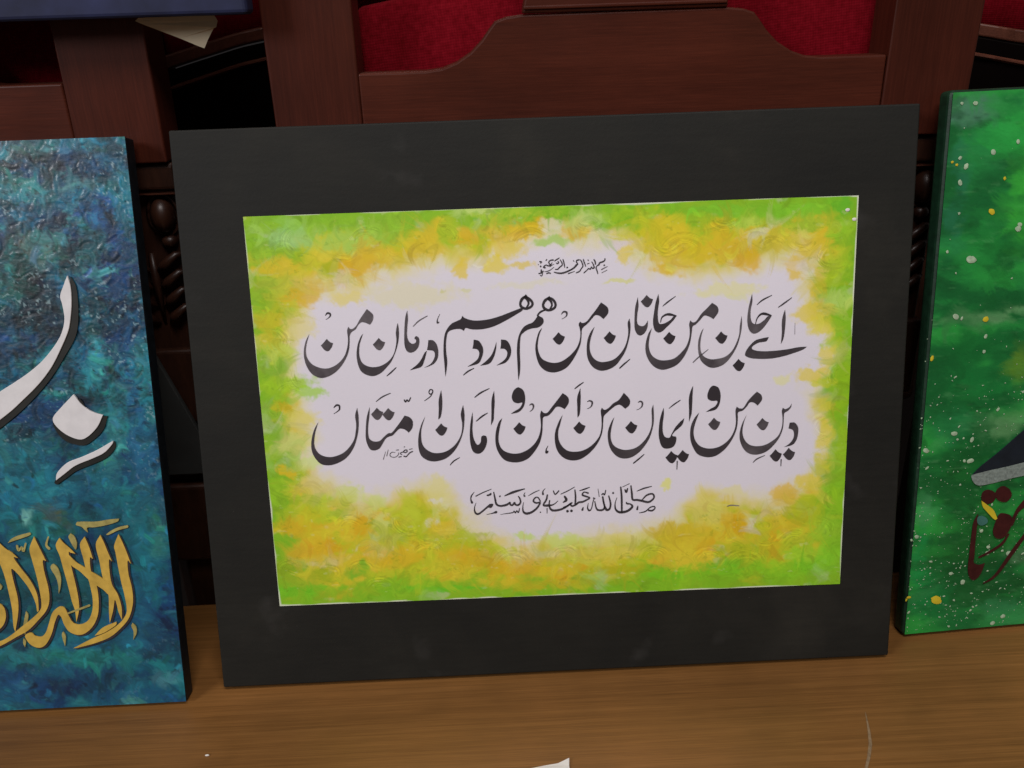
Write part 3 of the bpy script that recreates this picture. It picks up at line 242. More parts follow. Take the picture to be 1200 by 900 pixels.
'l3': [('S',0.95,[(-5752,14573,27),(-5967,14302,90),(-6027,14022,81),(-5945,13764,180)]),('S',0.95,[(-5666,14252,72),(-5114,14508,72),(-4497,14740,45)]),('S',0.95,[(-4820,14283,126),(-4684,14298,126),(-4544,14411,90),(-4570,14293,90)]),('S',0.95,[(-5654,13757,27),(-5787,13374,72),(-5756,13018,126),(-5559,12881,144),(-5246,13065,126),(-4824,13400,144),(-4632,13461,324),(-4465,13567,162)]),('S',0.95,[(-4338,14507,72),(-4257,14010,126),(-4173,13582,144),(-3875,13426,144),(-3397,13510,162),(-3188,13663,108),(-3161,13499,126),(-2993,13455,144),(-2850,13647,108),(-2788,13481,126),(-2587,13436,144),(-2410,13626,126),(-2447,13925,108),(-2562,14107,72)]),('S',0.95,[(-3540,14188,72),(-2888,14440,179),(-2069,14648,72)]),('S',0.95,[(-3912,14170,144),(-3886,14162,144)]),('S',0.95,[(-3901,12774,27),(-3492,12825,54),(-3015,12874,81),(-2909,12990,72),(-2812,12843,90),(-2704,13016,72),(-2594,12854,81),(-2494,13183,54)]),('S',0.95,[(-4917,12822,36),(-4507,12888,72),(-4198,12980,198)]),('S',0.95,[(-952,13643,90),(-1079,13896,90),(-1212,13973,90),(-1385,13875,108),(-1460,13667,126),(-1261,13530,126),(-1022,13561,126),(-991,13489,126),(-1205,13158,144),(-1589,12856,163),(-2000,12755,181),(-2232,12922,126),(-2253,13279,72),(-2186,13630,36)]),('S',0.95,[(-2045,14365,36),(-2139,14193,72),(-2089,14085,144)]),('S',0.95,[(-1817,14108,36),(-1404,14335,72),(-992,14507,36)]),('S',0.95,[(-570,14600,36),(-738,14410,72),(-746,14164,162)]),('S',0.95,[(-429,14113,108),(-507,13764,126),(-721,13419,126),(-691,13311,144),(-419,13299,180),(-10,13350,90),(337,13618,45)]),('S',0.95,[(-272,13682,90),(-319,13258,108),(-125,12929,163),(317,12909,163),(798,13064,145),(1351,13428,126)]),('S',0.95,[(-992,12807,109),(-965,12805,109)]),('S',0.95,[(-480,13088,72),(-492,12698,45)]),('S',0.95,[(20,14410,72),(148,14122,90),(426,14391,90)]),('S',0.95,[(554,14124,54),(1034,14328,72),(1584,14619,45)]),('S',0.95,[(821,13949,126),(949,13660,198),(707,13480,72)]),('S',0.95,[(981,12806,199),(1049,12789,199)]),('S',0.95,[(1268,12814,199),(1335,12796,199)]),('S',0.95,[(714,13068,127),(1127,13261,126),(1232,13363,108),(1329,13181,127),(1603,13239,127),(1845,13426,144),(2152,13462,144),(2427,13591,126),(2668,13742,108),(2365,13877,126),(2130,13994,126),(2270,14199,90),(2574,14101,126)]),('S',0.95,[(1590,13275,126),(1632,13876,126),(1597,14407,90)]),('S',0.95,[(1934,14321,45),(2309,14424,108),(2685,14547,54)]),('S',0.95,[(2176,13034,72),(2103,12824,163)]),('S',0.95,[(2557,13336,36),(2495,12984,91),(2613,12765,127),(2787,12934,72),(2936,13531,72),(3075,13702,54)]),('S',0.95,[(2946,13708,126),(2973,13707,126)]),('S',0.95,[(3036,13456,72),(3128,12954,109),(3295,12768,145),(3636,12788,145),(3744,13067,109),(3651,13569,90)]),('S',0.95,[(3555,13927,90),(3659,14029,90),(3759,13918,90),(3853,14267,72)]),('S',0.95,[(3620,13783,126),(3712,13211,127),(3875,12776,181),(4115,12836,145),(4190,13260,127),(4063,13833,90)]),('S',0.95,[(4373,14031,162),(4413,14029,162)]),('S',0.95,[(4673,13663,36),(4530,13244,72),(4557,12780,127),(4861,12530,182),(5408,12597,182),(5788,12900,163),(5654,13120,109),(5415,13166,127),(5349,13276,91)]),('S',0.95,[(4957,14463,108),(5014,13718,145),(5011,12509,127)]),('S',0.95,[(5260,14272,72),(5359,14056,162),(5464,14333,90)]),('S',0.95,[(5092,14457,45),(5605,14694,45)]),('S',0.95,[(5705,14534,90),(5766,13966,144),(5828,13467,145),(6168,13415,163),(6509,13328,163),(6985,13214,163),(7328,13432,127),(7398,13677,127),(7229,13841,127),(6853,13738,127),(6578,13467,90),(6440,13332,72)]),('S',0.95,[(6142,14090,45),(6654,14278,108),(7233,14407,54)]),('S',0.95,[(6198,12952,73),(6147,12683,163)]),('S',0.95,[(6295,12412,45),(6637,12467,91),(6843,12565,91),(7119,12802,91),(7392,12860,91),(7460,12714,91),(7253,12545,127),(6980,12573,109)]),('S',0.95,[(3292,14399,36),(3369,13795,45)])],
'sig': [('S',0.85,[(-10037,17830,83),(-10226,17754,83),(-10400,17592,75),(-10531,17462,83),(-10692,17511,92)]),('S',0.85,[(-10273,17989,50),(-10045,18034,50)]),('S',0.85,[(-10714,17818,75),(-10604,17940,75),(-10460,17955,83),(-10447,17827,83),(-10574,17769,75),(-10714,17818,58)]),('S',0.85,[(-10629,18196,67),(-10588,18194,67)]),('S',0.85,[(-10714,17818,75),(-10880,17783,58),(-10926,17700,67),(-10809,17610,42)]),('S',0.85,[(-11065,17452,67),(-10878,17486,67)]),('S',0.85,[(-11216,17977,50),(-11031,17994,50)]),('S',0.5,[(-11043,17791,42),(-11095,17623,50),(-11310,17463,50),(-11595,17497,50),(-11686,17671,50),(-11532,17834,50),(-11289,17802,33)]),('S',0.35,[(-11785,18036,33),(-11918,17575,58)]),('S',0.3,[(-11977,17918,25),(-12179,17332,50)]),('S',0.4,[(12797,12608,54),(13113,12681,86),(13695,12610,54)])],
'white': [('P',1,[(-4951,31647,1),(-4816,30826,0),(-4894,29659,0),(-5127,28491,0),(-5370,27752,0),(-5968,26648,0),(-6765,25387,0),(-7789,24228,0),(-9111,23077,0),(-10206,22213,0),(-12143,20977,0),(-14020,20244,1),(-13771,22068,1),(-11876,22997,0),(-10594,23787,0),(-9326,24496,0),(-8264,25151,0),(-7290,25908,0),(-6392,26865,0),(-5801,27731,0),(-5492,28703,0),(-5531,29685,0),(-5597,30274,0),(-5255,31038,0)]),('P',1,[(-5483,23422,1),(-5015,22693,0),(-4383,22158,0),(-3624,21859,1),(-4114,21024,0),(-4887,20342,0),(-5500,20205,0),(-6346,20613,0),(-6964,21254,0),(-7096,21811,0),(-6525,22456,0)]),('P',1,[(-3134,19995,1),(-3201,19751,0),(-3825,19161,0),(-4665,18787,0),(-5916,18327,0),(-6784,17744,0),(-7437,17296,1),(-7268,17871,0),(-6488,18560,0),(-5448,18926,0),(-4298,19389,0)])],
'white_sh': [('P',1,[(-4768,31562,1),(-4469,30812,0),(-4491,29447,0),(-4688,28079,0),(-5046,27185,0),(-5704,26239,0),(-6547,25077,0),(-7571,23917,0),(-8905,22683,0),(-10281,21627,0),(-12224,20367,0),(-14103,19632,1),(-13853,21462,1),(-11956,22393,0),(-10672,23186,0),(-9402,23896,0),(-8313,24753,0),(-7338,25511,0),(-6439,26469,0),(-5727,27530,0),(-5395,28699,0),(-5138,30060,0)]),('P',1,[(-5263,23109,0),(-4667,22272,0),(-4023,21836,0),(-3337,21765,1),(-3742,20803,0),(-4625,20022,0),(-5353,19746,0),(-6406,20103,0),(-7013,20848,0),(-7152,21670,0),(-6584,21951,0)]),('P',1,[(-3040,19950,1),(-3029,19496,0),(-3660,18844,0),(-4608,18411,0),(-5857,17971,0),(-6721,17429,0),(-7414,16983,1),(-7541,17259,0),(-6524,18251,0),(-5471,18720,0),(-4321,19184,0)])],
'gold': [('P',1,[(-3516,13141,1),(-3278,12465,0),(-3070,11727,0),(-2870,10890,1),(-3077,11119,0),(-3123,10145,0),(-2987,9033,0),(-3034,7925,0),(-3419,6828,0),(-4022,6111,0),(-4917,5408,0),(-6017,4989,0),(-7219,4713,0),(-7694,4650,1),(-6951,5013,0),(-6210,5350,0),(-5232,5737,0),(-4357,6254,0),(-3768,6846,0),(-3527,7455,0),(-3582,8571,0),(-3707,9561,0),(-3806,10790,0),(-3872,11767,0),(-3905,12314,0)]),('P',1,[(-4385,6529,1),(-5423,6122,0),(-6073,5531,1),(-5348,5743,0),(-4473,6260,0)]),('P',1,[(-4813,13144,1),(-4594,12529,0),(-4432,11916,0),(-4195,11138,1),(-4391,11245,0),(-4447,10211,0),(-4368,9349,0),(-4044,8594,0),(-3885,7597,0),(-3962,6669,1),(-4133,7238,0),(-4227,7986,0),(-4322,8176,0),(-4525,7382,0),(-4859,6467,1),(-4829,7273,0),(-4716,8505,0),(-4826,8880,0),(-4992,9993,0),(-5086,11219,0),(-5202,12438,0)]),('P',1,[(-5934,13078,1),(-5708,12342,0),(-5528,11387,1),(-5726,11470,0),(-5764,10521,0),(-5507,9529,0),(-5457,8419,0),(-5630,7190,0),(-6105,6282,0),(-6749,5753,0),(-7341,5684,0),(-7887,6000,0),(-8169,6575,0),(-8284,7079,0),(-8493,7275,0),(-8791,6732,0),(-9176,5755,0),(-9698,5006,0),(-10244,4835,0),(-10788,5151,0),(-11059,5791,0),(-10623,6018,0),(-10306,5752,0),(-9886,5667,0),(-9516,6022,0),(-9195,6753,0),(-8875,7481,0),(-8362,7888,0),(-7969,7781,0),(-7749,7175,0),(-7518,6666,0),(-7134,6460,0),(-6657,6559,0),(-6267,6912,0),(-5982,7580,0),(-5884,8441,0),(-5958,9429,0),(-6100,10416,0),(-6195,11395,0),(-6322,12493,0)]),('P',1,[(-7723,13068,1),(-7450,12669,0),(-7093,12289,0),(-6742,11847,1),(-7021,11922,0),(-7189,11954,0),(-7133,10955,0),(-6988,9726,0),(-6899,8492,0),(-6941,7629,0),(-7252,6652,1),(-7244,7521,0),(-7389,8270,0),(-7534,9508,0),(-7692,10617,0),(-7849,11720,0),(-8041,12517,0)]),('P',1,[(-7456,12125,0),(-7209,11786,0),(-6704,11177,0),(-5856,10526,0),(-5005,9872,0),(-4490,9294,0),(-4262,8728,0),(-4679,8626,0),(-5094,9078,0),(-5838,9668,0),(-6552,10499,0),(-7177,11079,0)]),('P',1,[(-9499,13251,1),(-9288,12638,0),(-9076,12023,0),(-8864,11406,1),(-9092,11417,0),(-9081,10565,0),(-8942,9334,0),(-9002,8353,0),(-9322,7628,0),(-9989,6918,0),(-10773,6212,0),(-11645,5759,0),(-12394,5361,0),(-13012,5080,0),(-13739,4868,1),(-13657,5489,1),(-12964,5453,0),(-12223,5789,0),(-11328,6428,0),(-10435,7065,0),(-9783,7651,0),(-9585,8136,0),(-9588,9244,0),(-9683,10351,0),(-9835,11454,0),(-9917,12367,0)]),('P',1,[(-12149,13079,1),(-11602,12450,0),(-11185,12127,0),(-10835,11722,1),(-11117,11760,0),(-10752,11013,0),(-10229,10134,0),(-9918,9383,0),(-9778,8639,0),(-9840,7654,1),(-9959,7636,0),(-9995,8280,0),(-10277,9279,0),(-10744,10159,0),(-11182,10791,0),(-11403,10863,0),(-11347,9945,0),(-11214,8712,0),(-11319,7606,0),(-11713,6137,1),(-11789,6638,0),(-11725,7874,0),(-11799,9110,0),(-11929,10341,0),(-12106,11202,0),(-12338,12063,0)]),('P',1,[(-12589,8351,0),(-12284,8027,0),(-12225,7405,0),(-12442,6797,0),(-12844,6382,0),(-13329,6221,0),(-13040,8435,0)])],
'gold_sh': [('P',1,[(-3379,13026,1),(-3141,12349,0),(-2932,11611,0),(-2732,10773,1),(-2939,11003,0),(-2985,10028,0),(-2848,8916,0),(-2896,7806,0),(-3280,6709,0),(-3883,5992,0),(-4778,5288,0),(-5878,4869,0),(-7081,4593,0),(-7556,4530,1),(-6812,4893,0),(-6072,5230,0),(-5093,5617,0),(-4218,6134,0),(-3629,6727,0),(-3388,7336,0),(-3444,8452,0),(-3569,9444,0),(-3668,10673,0),(-3735,11651,0),(-3768,12198,0)]),('P',1,[(-4677,13029,1),(-4458,12414,0),(-4295,11800,0),(-4058,11022,1),(-4254,11129,0),(-4309,10094,0),(-4230,9231,0),(-3906,8476,0),(-3746,7478,0),(-3823,6550,1),(-3995,7119,0),(-4088,7867,0),(-4184,8058,0),(-4387,7263,0),(-4721,6347,1),(-4690,7154,0),(-4578,8387,0),(-4688,8762,0),(-4854,9876,0),(-4949,11103,0),(-5066,12322,0)]),('P',1,[(-5798,12962,1),(-5571,12226,0),(-5391,11271,1),(-5589,11353,0),(-5628,10404,0),(-5369,9412,0),(-5319,8301,0),(-5492,7071,0),(-5967,6162,0),(-6611,5634,0),(-7203,5565,0),(-7750,5881,0),(-8032,6456,0),(-8147,6960,0),(-8356,7157,0),(-8653,6613,0),(-9038,5635,0),(-9560,4886,0),(-10107,4714,0),(-10652,5032,0),(-10922,5671,0),(-10486,5898,0),(-10170,5632,0),(-9749,5547,0),(-9379,5903,0),(-9058,6634,0),(-8738,7362,0),(-8225,7769,0),(-7832,7663,0),(-7612,7056,0),(-7380,6547,0),(-6996,6340,0),(-6519,6440,0),(-6129,6793,0),(-5844,7462,0),(-5747,8323,0),(-5821,9312,0),(-5963,10299,0),(-6059,11279,0),(-6186,12377,0)]),('P',1,[(-7588,12953,1),(-7314,12554,0),(-6957,12173,0),(-6606,11732,1),(-6885,11806,0),(-7053,11839,0),(-6997,10839,0),(-6851,9609,0),(-6762,8374,0),(-6803,7511,0),(-7114,6533,1),(-7107,7403,0),(-7252,8152,0),(-7397,9391,0),(-7556,10501,0),(-7713,11604,0),(-7906,12401,0)]),('P',1,[(-7321,12009,0),(-7073,11670,0),(-6568,11061,0),(-5719,10409,0),(-4868,9754,0),(-4352,9176,0),(-4124,8610,0),(-4542,8508,0),(-4956,8960,0),(-5701,9551,0),(-6415,10383,0),(-7040,10963,0)]),('P',1,[(-9364,13136,1),(-9153,12523,0),(-8941,11907,0),(-8728,11290,1),(-8957,11301,0),(-8945,10448,0),(-8806,9217,0),(-8866,8235,0),(-9185,7509,0),(-9852,6799,0),(-10637,6093,0),(-11508,5639,0),(-12258,5241,0),(-12876,4960,0),(-13603,4748,1),(-13522,5370,1),(-12828,5333,0),(-12087,5670,0),(-11192,6309,0),(-10299,6947,0),(-9646,7533,0),(-9448,8017,0),(-9452,9126,0),(-9548,10234,0),(-9700,11338,0),(-9782,12251,0)]),('P',1,[(-12016,12964,1),(-11468,12334,0),(-11050,12011,0),(-10700,11606,1),(-10982,11644,0),(-10617,10897,0),(-10093,10017,0),(-9782,9266,0),(-9642,8521,0),(-9704,7536,1),(-9822,7517,0),(-9859,8162,0),(-10141,9161,0),(-10609,10043,0),(-11047,10675,0),(-11268,10747,0),(-11212,9828,0),(-11079,8594,0),(-11183,7488,0),(-11577,6017,1),(-11653,6520,0),(-11589,7756,0),(-11664,8993,0),(-11795,10224,0),(-11972,11086,0),(-12205,11947,0)]),('P',1,[(-12454,8233,0),(-12149,7909,0),(-12089,7287,0),(-12307,6678,0),(-12708,6263,0),(-13194,6102,0),(-12906,8317,0)])],
'pale': [('P',1,[(-6356,14180,1),(-5899,14182,0),(-4988,14138,0),(-4060,14250,0),(-3347,14275,1),(-3507,14067,0),(-4334,13843,0),(-5148,13738,0),(-5665,13727,0),(-5671,13366,1),(-5856,13556,0),(-6056,13806,0),(-6438,13968,0)]),('P',1,[(-2794,13768,1),(-2813,13589,0),(-3460,13439,0),(-4182,13137,0),(-4411,13148,1),(-4038,13407,0),(-3437,13655,0)]),('P',1,[(-9746,13564,1),(-9745,13383,0),(-10366,13173,0),(-11078,12967,0),(-11412,12863,1),(-11048,13206,0),(-10450,13418,0)]),('P',1,[(-6909,13366,1),(-6652,13113,0),(-6537,12624,0),(-6650,12146,0),(-6800,12335,0),(-6979,12767,0),(-7074,13133,0)]),('P',1,[(-8378,11139,0),(-8078,10759,0),(-7970,10020,0),(-8103,9292,0),(-8269,8870,1),(-8223,9543,0),(-8323,10160,0),(-8551,10660,0),(-8595,10967,0)]),('P',1,[(-3233,6382,1),(-2999,6058,0),(-3028,5560,0),(-3313,5073,1),(-3224,5695,0),(-3341,6138,0)]),('P',1,[(-8300,5959,0),(-8147,5576,0),(-8281,4832,1),(-8374,5338,0),(-8411,5715,0)]),('P',1,[(-10765,7677,1),(-10635,7324,0),(-10843,6589,0),(-11051,5853,1),(-11074,6601,0)]),('P',1,[(-11198,5611,1),(-11055,5353,0),(-11167,4921,1),(-11267,5239,0)]),('P',1,[(-12392,9875,1),(-12218,9622,0),(-12363,9384,0),(-12554,9516,0)]),('S',1,[(-10775,12651,164),(-10707,12285,165),(-10449,12514,141),(-10372,12208,165),(-10127,12800,117)]),('S',1,[(-8475,13201,94),(-8695,12609,165),(-8526,12299,212)]),('S',1,[(-7785,7363,120),(-7121,7577,144),(-6155,7899,168)])],
'g_black': [('P',1,[(4577,13271,1),(5185,13894,0),(6266,14727,0),(7335,15641,0),(8383,16552,0),(11281,18871,1),(11781,14558,1),(8652,13961,0),(7359,13725,0),(5884,13505,0)])],
'g_grey': [('P',1,[(4509,13109,0),(4987,12397,0),(5986,12402,0),(7299,12636,0),(8766,12859,0),(11958,13032,1),(11811,14305,1),(8626,14214,0),(7339,13928,0),(6038,13627,0),(5063,13401,0)])],
'g_maroon': [('P',1,[(5946,11931,0),(6471,11685,0),(6570,11166,0),(6298,10847,0),(5799,10802,0),(5473,11255,0),(5544,11760,0)]),('P',1,[(7181,12138,0),(7721,11755,0),(7857,11233,0),(7476,10836,0),(6874,10971,0),(6580,11421,0),(6699,11922,0)]),('S',1,[(6242,11449,410),(6909,11480,410)]),('P',1,[(7314,9904,0),(8021,9587,0),(8057,8716,0),(7626,7916,0),(7003,7846,0),(6663,8399,0),(6793,9170,0),(6990,9759,0)]),('P',1,[(5285,9987,1),(5294,8950,0),(5282,7557,0),(5308,6500,0),(5303,5970,0),(5752,5717,0),(6223,5800,1),(5916,4848,0),(5438,4444,0),(5069,4746,0),(4886,5475,0),(4900,6888,0),(4931,8286,0),(5008,9320,0)]),('S',1,[(5693,6378,176),(6511,6747,211),(7475,7368,245),(7912,8118,175)]),('S',1,[(9883,8824,314),(9279,7914,316),(8406,6582,353),(7214,4731,249),(6241,4102,107)]),('S',1,[(9651,11002,1035),(8862,10465,518),(8413,9900,312),(8091,8887,278)])],
'g_yellow': [('P',1,[(5489,11084,1),(5976,10702,0),(6524,10228,0),(6896,9508,1),(6683,9439,0),(6125,10003,0),(5654,10557,0)])],
'g_teal': [('P',1,[(5637,9820,0),(6046,9579,0),(6112,9227,0),(5708,9036,0),(5355,9204,0),(5266,9644,0)])],
'frame_quad': [(-0.25,0.40653),(0.258,0.40653),(0.254,-0.0),(-0.254,0.0)],
'sheet_quad': [(-0.20569,0.34831),(0.21758,0.34682),(0.21424,0.0607),(-0.20589,0.06402)],
'art_dabs': [(48.2,6.2,51.9,5.8,0,130,175,45,0.8),(30.2,15.8,17.3,6.9,0,140,190,130,0.8),(23.5,25.9,23.1,6.9,15,130,170,30,0.8),(64.5,19.8,26.0,8.1,0,155,190,95,0.8),(18.2,33.8,16.2,5.8,0,200,175,45,0.8),(57.6,34.0,14.4,9.2,0,205,185,60,0.8),(56.1,38.6,9.2,5.2,-20,150,165,25,0.8),(21.7,47.2,12.7,9.2,0,165,180,60,0.8),(32.7,55.2,17.3,6.9,-15,200,165,38,0.8),(10.4,55.6,6.9,5.8,0,140,170,35,0.8),(74.9,35.8,16.2,5.8,-15,212,162,40,0.9),(92.8,29.5,17.3,6.9,0,215,175,50,0.8),(62.6,45.2,4.6,4.6,0,202,192,195,0.8),(98.6,10.2,12.7,8.1,0,130,170,50,0.8),(117.5,23.4,16.2,8.1,0,218,176,45,0.8),(137.0,14.9,6.9,9.2,0,150,180,45,0.8),(157.9,0.3,12.7,4.6,0,190,205,140,0.8),(157.7,4.3,2.9,4.6,0,110,170,30,0.8),(148.4,19.9,8.7,4.6,0,200,165,40,0.8),(187.4,15.5,21.9,5.8,-10,215,170,40,0.9),(174.2,27.7,12.7,5.8,0,205,185,80,0.8),(169.7,39.1,9.2,5.8,0,215,185,45,0.8),(144.6,40.0,4.6,5.2,0,205,180,50,0.8),(186.7,39.7,9.2,2.9,0,200,180,80,0.8),(180.8,3.9,28.8,2.9,0,165,190,60,0.8),(206.6,13.3,9.2,5.2,0,205,200,190,0.8),(206.3,23.6,12.7,2.9,-8,150,185,80,0.8),(223.9,16.8,9.2,5.8,0,208,168,40,0.8),(235.6,8.6,11.5,3.5,0,185,205,140,0.8),(261.7,6.7,24.2,4.0,0,150,185,40,0.8),(258.8,12.8,6.9,2.9,0,120,170,30,0.8),(255.8,25.9,12.7,4.0,0,198,188,190,0.8),(285.0,21.8,20.2,12.7,0,212,180,45,0.8),(296.8,37.8,24.2,9.2,0,207,175,40,0.8),(255.8,34.0,5.2,5.2,0,205,185,80,0.8),(252.7,52.0,10.4,1.7,0,195,195,130,0.8),(282.1,45.4,8.1,3.5,0,200,170,45,0.8),(305.3,11.6,6.9,6.9,0,110,170,40,0.8),(320.0,23.0,8.1,10.4,0,215,175,45,0.8),(326.0,33.0,17.3,10.4,0,212,174,45,0.8),(342.6,39.4,9.2,8.1,0,210,162,38,0.8),(348.0,22.2,13.8,2.3,-18,206,196,178,0.9),(359.4,29.5,12.7,8.1,0,190,180,45,0.8),(325.5,6.0,24.2,4.0,0,120,180,50,0.8),(338.5,15.0,12.7,2.9,0,170,200,90,0.8),(372.2,9.3,26.0,5.2,0,120,185,50,0.8),(405.8,5.9,8.1,5.8,0,90,170,45,0.8),(378.3,19.2,14.4,5.2,0,140,180,55,0.8),(384.8,33.9,12.7,5.8,-15,210,180,55,0.8),(377.6,48.8,8.1,8.1,0,205,175,60,0.8),(388.8,62.1,7.5,10.4,0,200,180,55,0.8),(404.8,23.0,8.1,6.9,0,150,190,50,0.8),(401.2,47.3,9.2,10.4,0,165,190,45,0.8),(407.0,69.9,8.1,5.8,0,170,200,110,0.8),(382.5,51.3,4.0,6.9,-30,205,196,196,0.8),(407.8,89.0,8.1,11.5,0,130,180,40,0.8),(386.4,78.1,11.5,5.8,0,205,185,60,0.8),(394.0,88.5,9.2,6.9,0,205,190,60,0.8),(404.2,102.8,8.1,6.9,0,155,185,40,0.8),(399.8,111.8,5.8,5.8,0,203,190,80,0.8),(410.0,124.4,6.9,11.5,0,140,180,35,0.8),(389.4,123.6,12.7,4.6,0,206,186,60,0.8),(398.2,130.2,8.7,4.0,0,190,190,55,0.8),(367.1,126.5,6.9,4.0,0,202,200,150,0.8),(407.8,142.9,6.9,8.1,0,140,180,35,0.8),(398.2,146.3,6.9,5.8,0,198,190,70,0.8),(399.2,169.0,6.3,11.5,0,206,190,68,0.8),(412.3,174.6,5.2,16.2,0,145,180,40,0.8),(399.4,190.1,8.1,8.1,0,190,185,60,0.8),(411.6,213.3,8.1,11.5,0,135,185,40,0.8),(391.2,202.7,11.5,5.8,0,205,185,60,0.8),(372.9,211.8,9.2,6.9,0,213,168,40,0.8),(387.1,225.5,13.8,6.9,0,165,180,45,0.8),(405.2,239.4,10.4,11.5,0,140,185,50,0.8),(335.9,231.9,13.8,6.3,25,216,162,36,0.95),(347.2,232.4,2.9,4.0,-30,205,200,200,0.9),(364.5,245.7,5.8,11.5,0,212,162,40,0.8),(381.5,245.1,9.2,9.2,0,170,185,50,0.8),(396.6,260.5,20.8,9.2,0,130,195,50,0.8),(343.9,253.6,17.3,5.2,0,165,170,40,0.8),(362.0,269.2,40.4,6.9,0,118,185,40,0.8),(330.2,263.1,17.3,4.0,0,105,175,40,0.8),(316.1,249.1,9.2,4.6,-25,207,162,38,0.8),(307.7,235.4,11.5,6.9,0,205,175,55,0.8),(289.0,238.6,14.4,6.9,0,195,170,50,0.8),(317.0,222.6,14.4,9.2,0,206,192,110,0.8),(335.4,208.3,9.2,3.5,0,205,197,150,0.8),(286.3,199.8,4.6,3.5,0,205,205,105,0.8),(280.9,258.3,6.9,5.2,0,208,160,50,0.8),(270.1,248.5,10.4,5.2,0,175,178,60,0.8),(276.4,244.8,4.6,2.3,0,200,200,110,0.8),(235.5,252.4,26.0,4.6,0,200,190,90,0.8),(248.2,242.3,26.0,5.2,0,206,196,120,0.8),(210.7,240.7,16.2,5.2,0,185,200,105,0.8),(292.3,269.6,28.8,4.0,0,110,180,35,0.8),(248.0,264.4,23.1,3.5,0,170,165,35,0.8),(226.6,261.4,6.9,3.5,0,207,160,42,0.8),(207.0,267.4,6.9,4.6,0,207,155,42,0.8),(197.3,273.7,34.6,3.5,0,185,165,40,0.8),(173.8,259.2,20.8,5.8,0,208,160,38,0.8),(147.7,252.1,17.3,6.9,0,182,160,35,0.8),(180.8,236.8,9.2,3.5,0,178,200,95,0.8),(132.8,249.5,15.0,6.9,0,208,165,42,0.8),(129.8,233.4,28.8,3.5,0,165,180,40,0.8),(155.6,242.4,24.2,2.9,10,175,180,40,0.8),(99.7,215.1,5.8,14.4,0,180,190,60,0.8),(120.3,198.4,9.2,9.2,0,202,196,130,0.8),(80.8,220.8,5.8,5.8,0,195,200,130,0.8),(92.4,234.5,8.1,5.8,0,160,180,40,0.8),(82.1,249.4,24.2,6.9,0,217,165,40,0.8),(67.2,238.7,6.9,5.8,0,205,170,50,0.8),(64.5,224.1,6.9,9.2,20,216,162,38,0.9),(39.2,238.9,10.4,5.8,0,206,152,32,0.8),(15.8,222.1,18.5,6.3,0,217,165,40,0.8),(18.6,240.7,11.5,5.2,0,217,160,48,0.8),(47.3,213.6,6.9,4.6,0,130,170,40,0.8),(34.1,201.4,13.8,4.6,0,165,190,80,0.8),(57.7,197.8,10.4,6.3,0,190,200,110,0.8),(75.6,205.0,6.9,5.8,0,190,200,120,0.8),(9.9,255.0,9.2,7.5,0,140,165,40,0.8),(34.6,259.4,8.1,5.8,0,145,165,35,0.8),(59.8,257.1,9.2,6.9,-30,118,170,45,0.9),(21.1,271.7,34.6,4.0,0,105,185,40,0.8),(77.8,268.7,34.6,4.0,-5,130,175,40,0.8),(121.6,274.6,34.6,2.3,0,95,180,40,0.8),(97.4,256.7,9.2,4.0,0,165,165,40,0.8),(75.0,244.4,2.9,1.7,0,205,198,190,0.8),(59.8,239.1,1.7,3.5,30,205,198,190,0.8),(115.4,222.3,5.8,2.3,0,203,198,198,0.8),(117.5,204.7,4.6,1.7,0,203,198,198,0.8),(10.6,73.3,11.5,6.9,0,190,175,45,0.8),(7.8,85.2,8.1,4.6,0,205,185,60,0.8),(16.4,94.5,11.5,5.8,0,175,190,80,0.8),(18.6,117.0,18.5,6.9,-8,148,185,40,0.9),(34.2,123.8,11.5,4.6,0,148,190,45,0.8),(14.3,132.9,8.1,3.5,0,212,170,40,0.8),(26.8,140.8,11.5,5.8,0,205,192,100,0.8),(5.5,150.0,4.6,2.3,0,200,198,190,0.8),(21.0,159.3,11.5,6.9,0,205,200,135,0.8),(4.2,165.0,4.6,5.8,0,160,190,70,0.8),(13.3,179.3,8.7,5.2,25,213,175,45,0.9),(31.9,175.6,10.4,4.6,0,190,205,130,0.8),(4.1,193.7,5.8,6.9,0,140,185,40,0.8),(30.9,77.1,10.4,9.2,0,202,192,130,0.8),(108.7,56.8,34.6,8.1,0,200,195,160,0.7),(326.5,61.1,23.1,4.6,0,203,200,150,0.8),(191.0,53.3,23.1,2.3,0,200,197,165,0.5),(64.7,57.6,12.7,4.6,0,205,190,110,0.8),(148.7,53.5,3.5,1.7,0,190,190,130,0.6),(132.2,54.1,2.3,1.7,0,180,180,110,0.6),(332.6,67.2,8.1,2.3,0,200,200,140,0.6)],
'white_area': [(25.2,110.0),(31.3,86.0),(48.8,58.2),(85.7,49.5),(109.3,44.5),(132.9,41.3),(156.2,42.1),(179.8,36.0),(194.6,28.4),(220.8,28.2),(250.0,29.2),(262.7,45.9),(279.2,51.1),(314.6,53.6),(332.3,55.4),(355.8,49.2),(370.5,47.9),(381.1,63.0),(383.8,86.9),(394.5,99.4),(394.0,117.7),(385.5,132.8),(389.1,148.5),(392.9,167.5),(390.8,193.0),(375.6,200.2),(360.3,208.0),(347.8,204.2),(329.1,204.8),(307.4,205.9),(292.0,215.0),(260.8,232.2),(235.8,233.8),(198.3,236.2),(173.2,237.8),(158.0,229.3),(140.2,208.9),(125.3,196.6),(107.4,188.2),(85.4,197.0),(64.3,191.6),(46.7,180.6),(33.5,177.6),(38.3,147.5),(31.0,133.5),(28.3,122.3)],
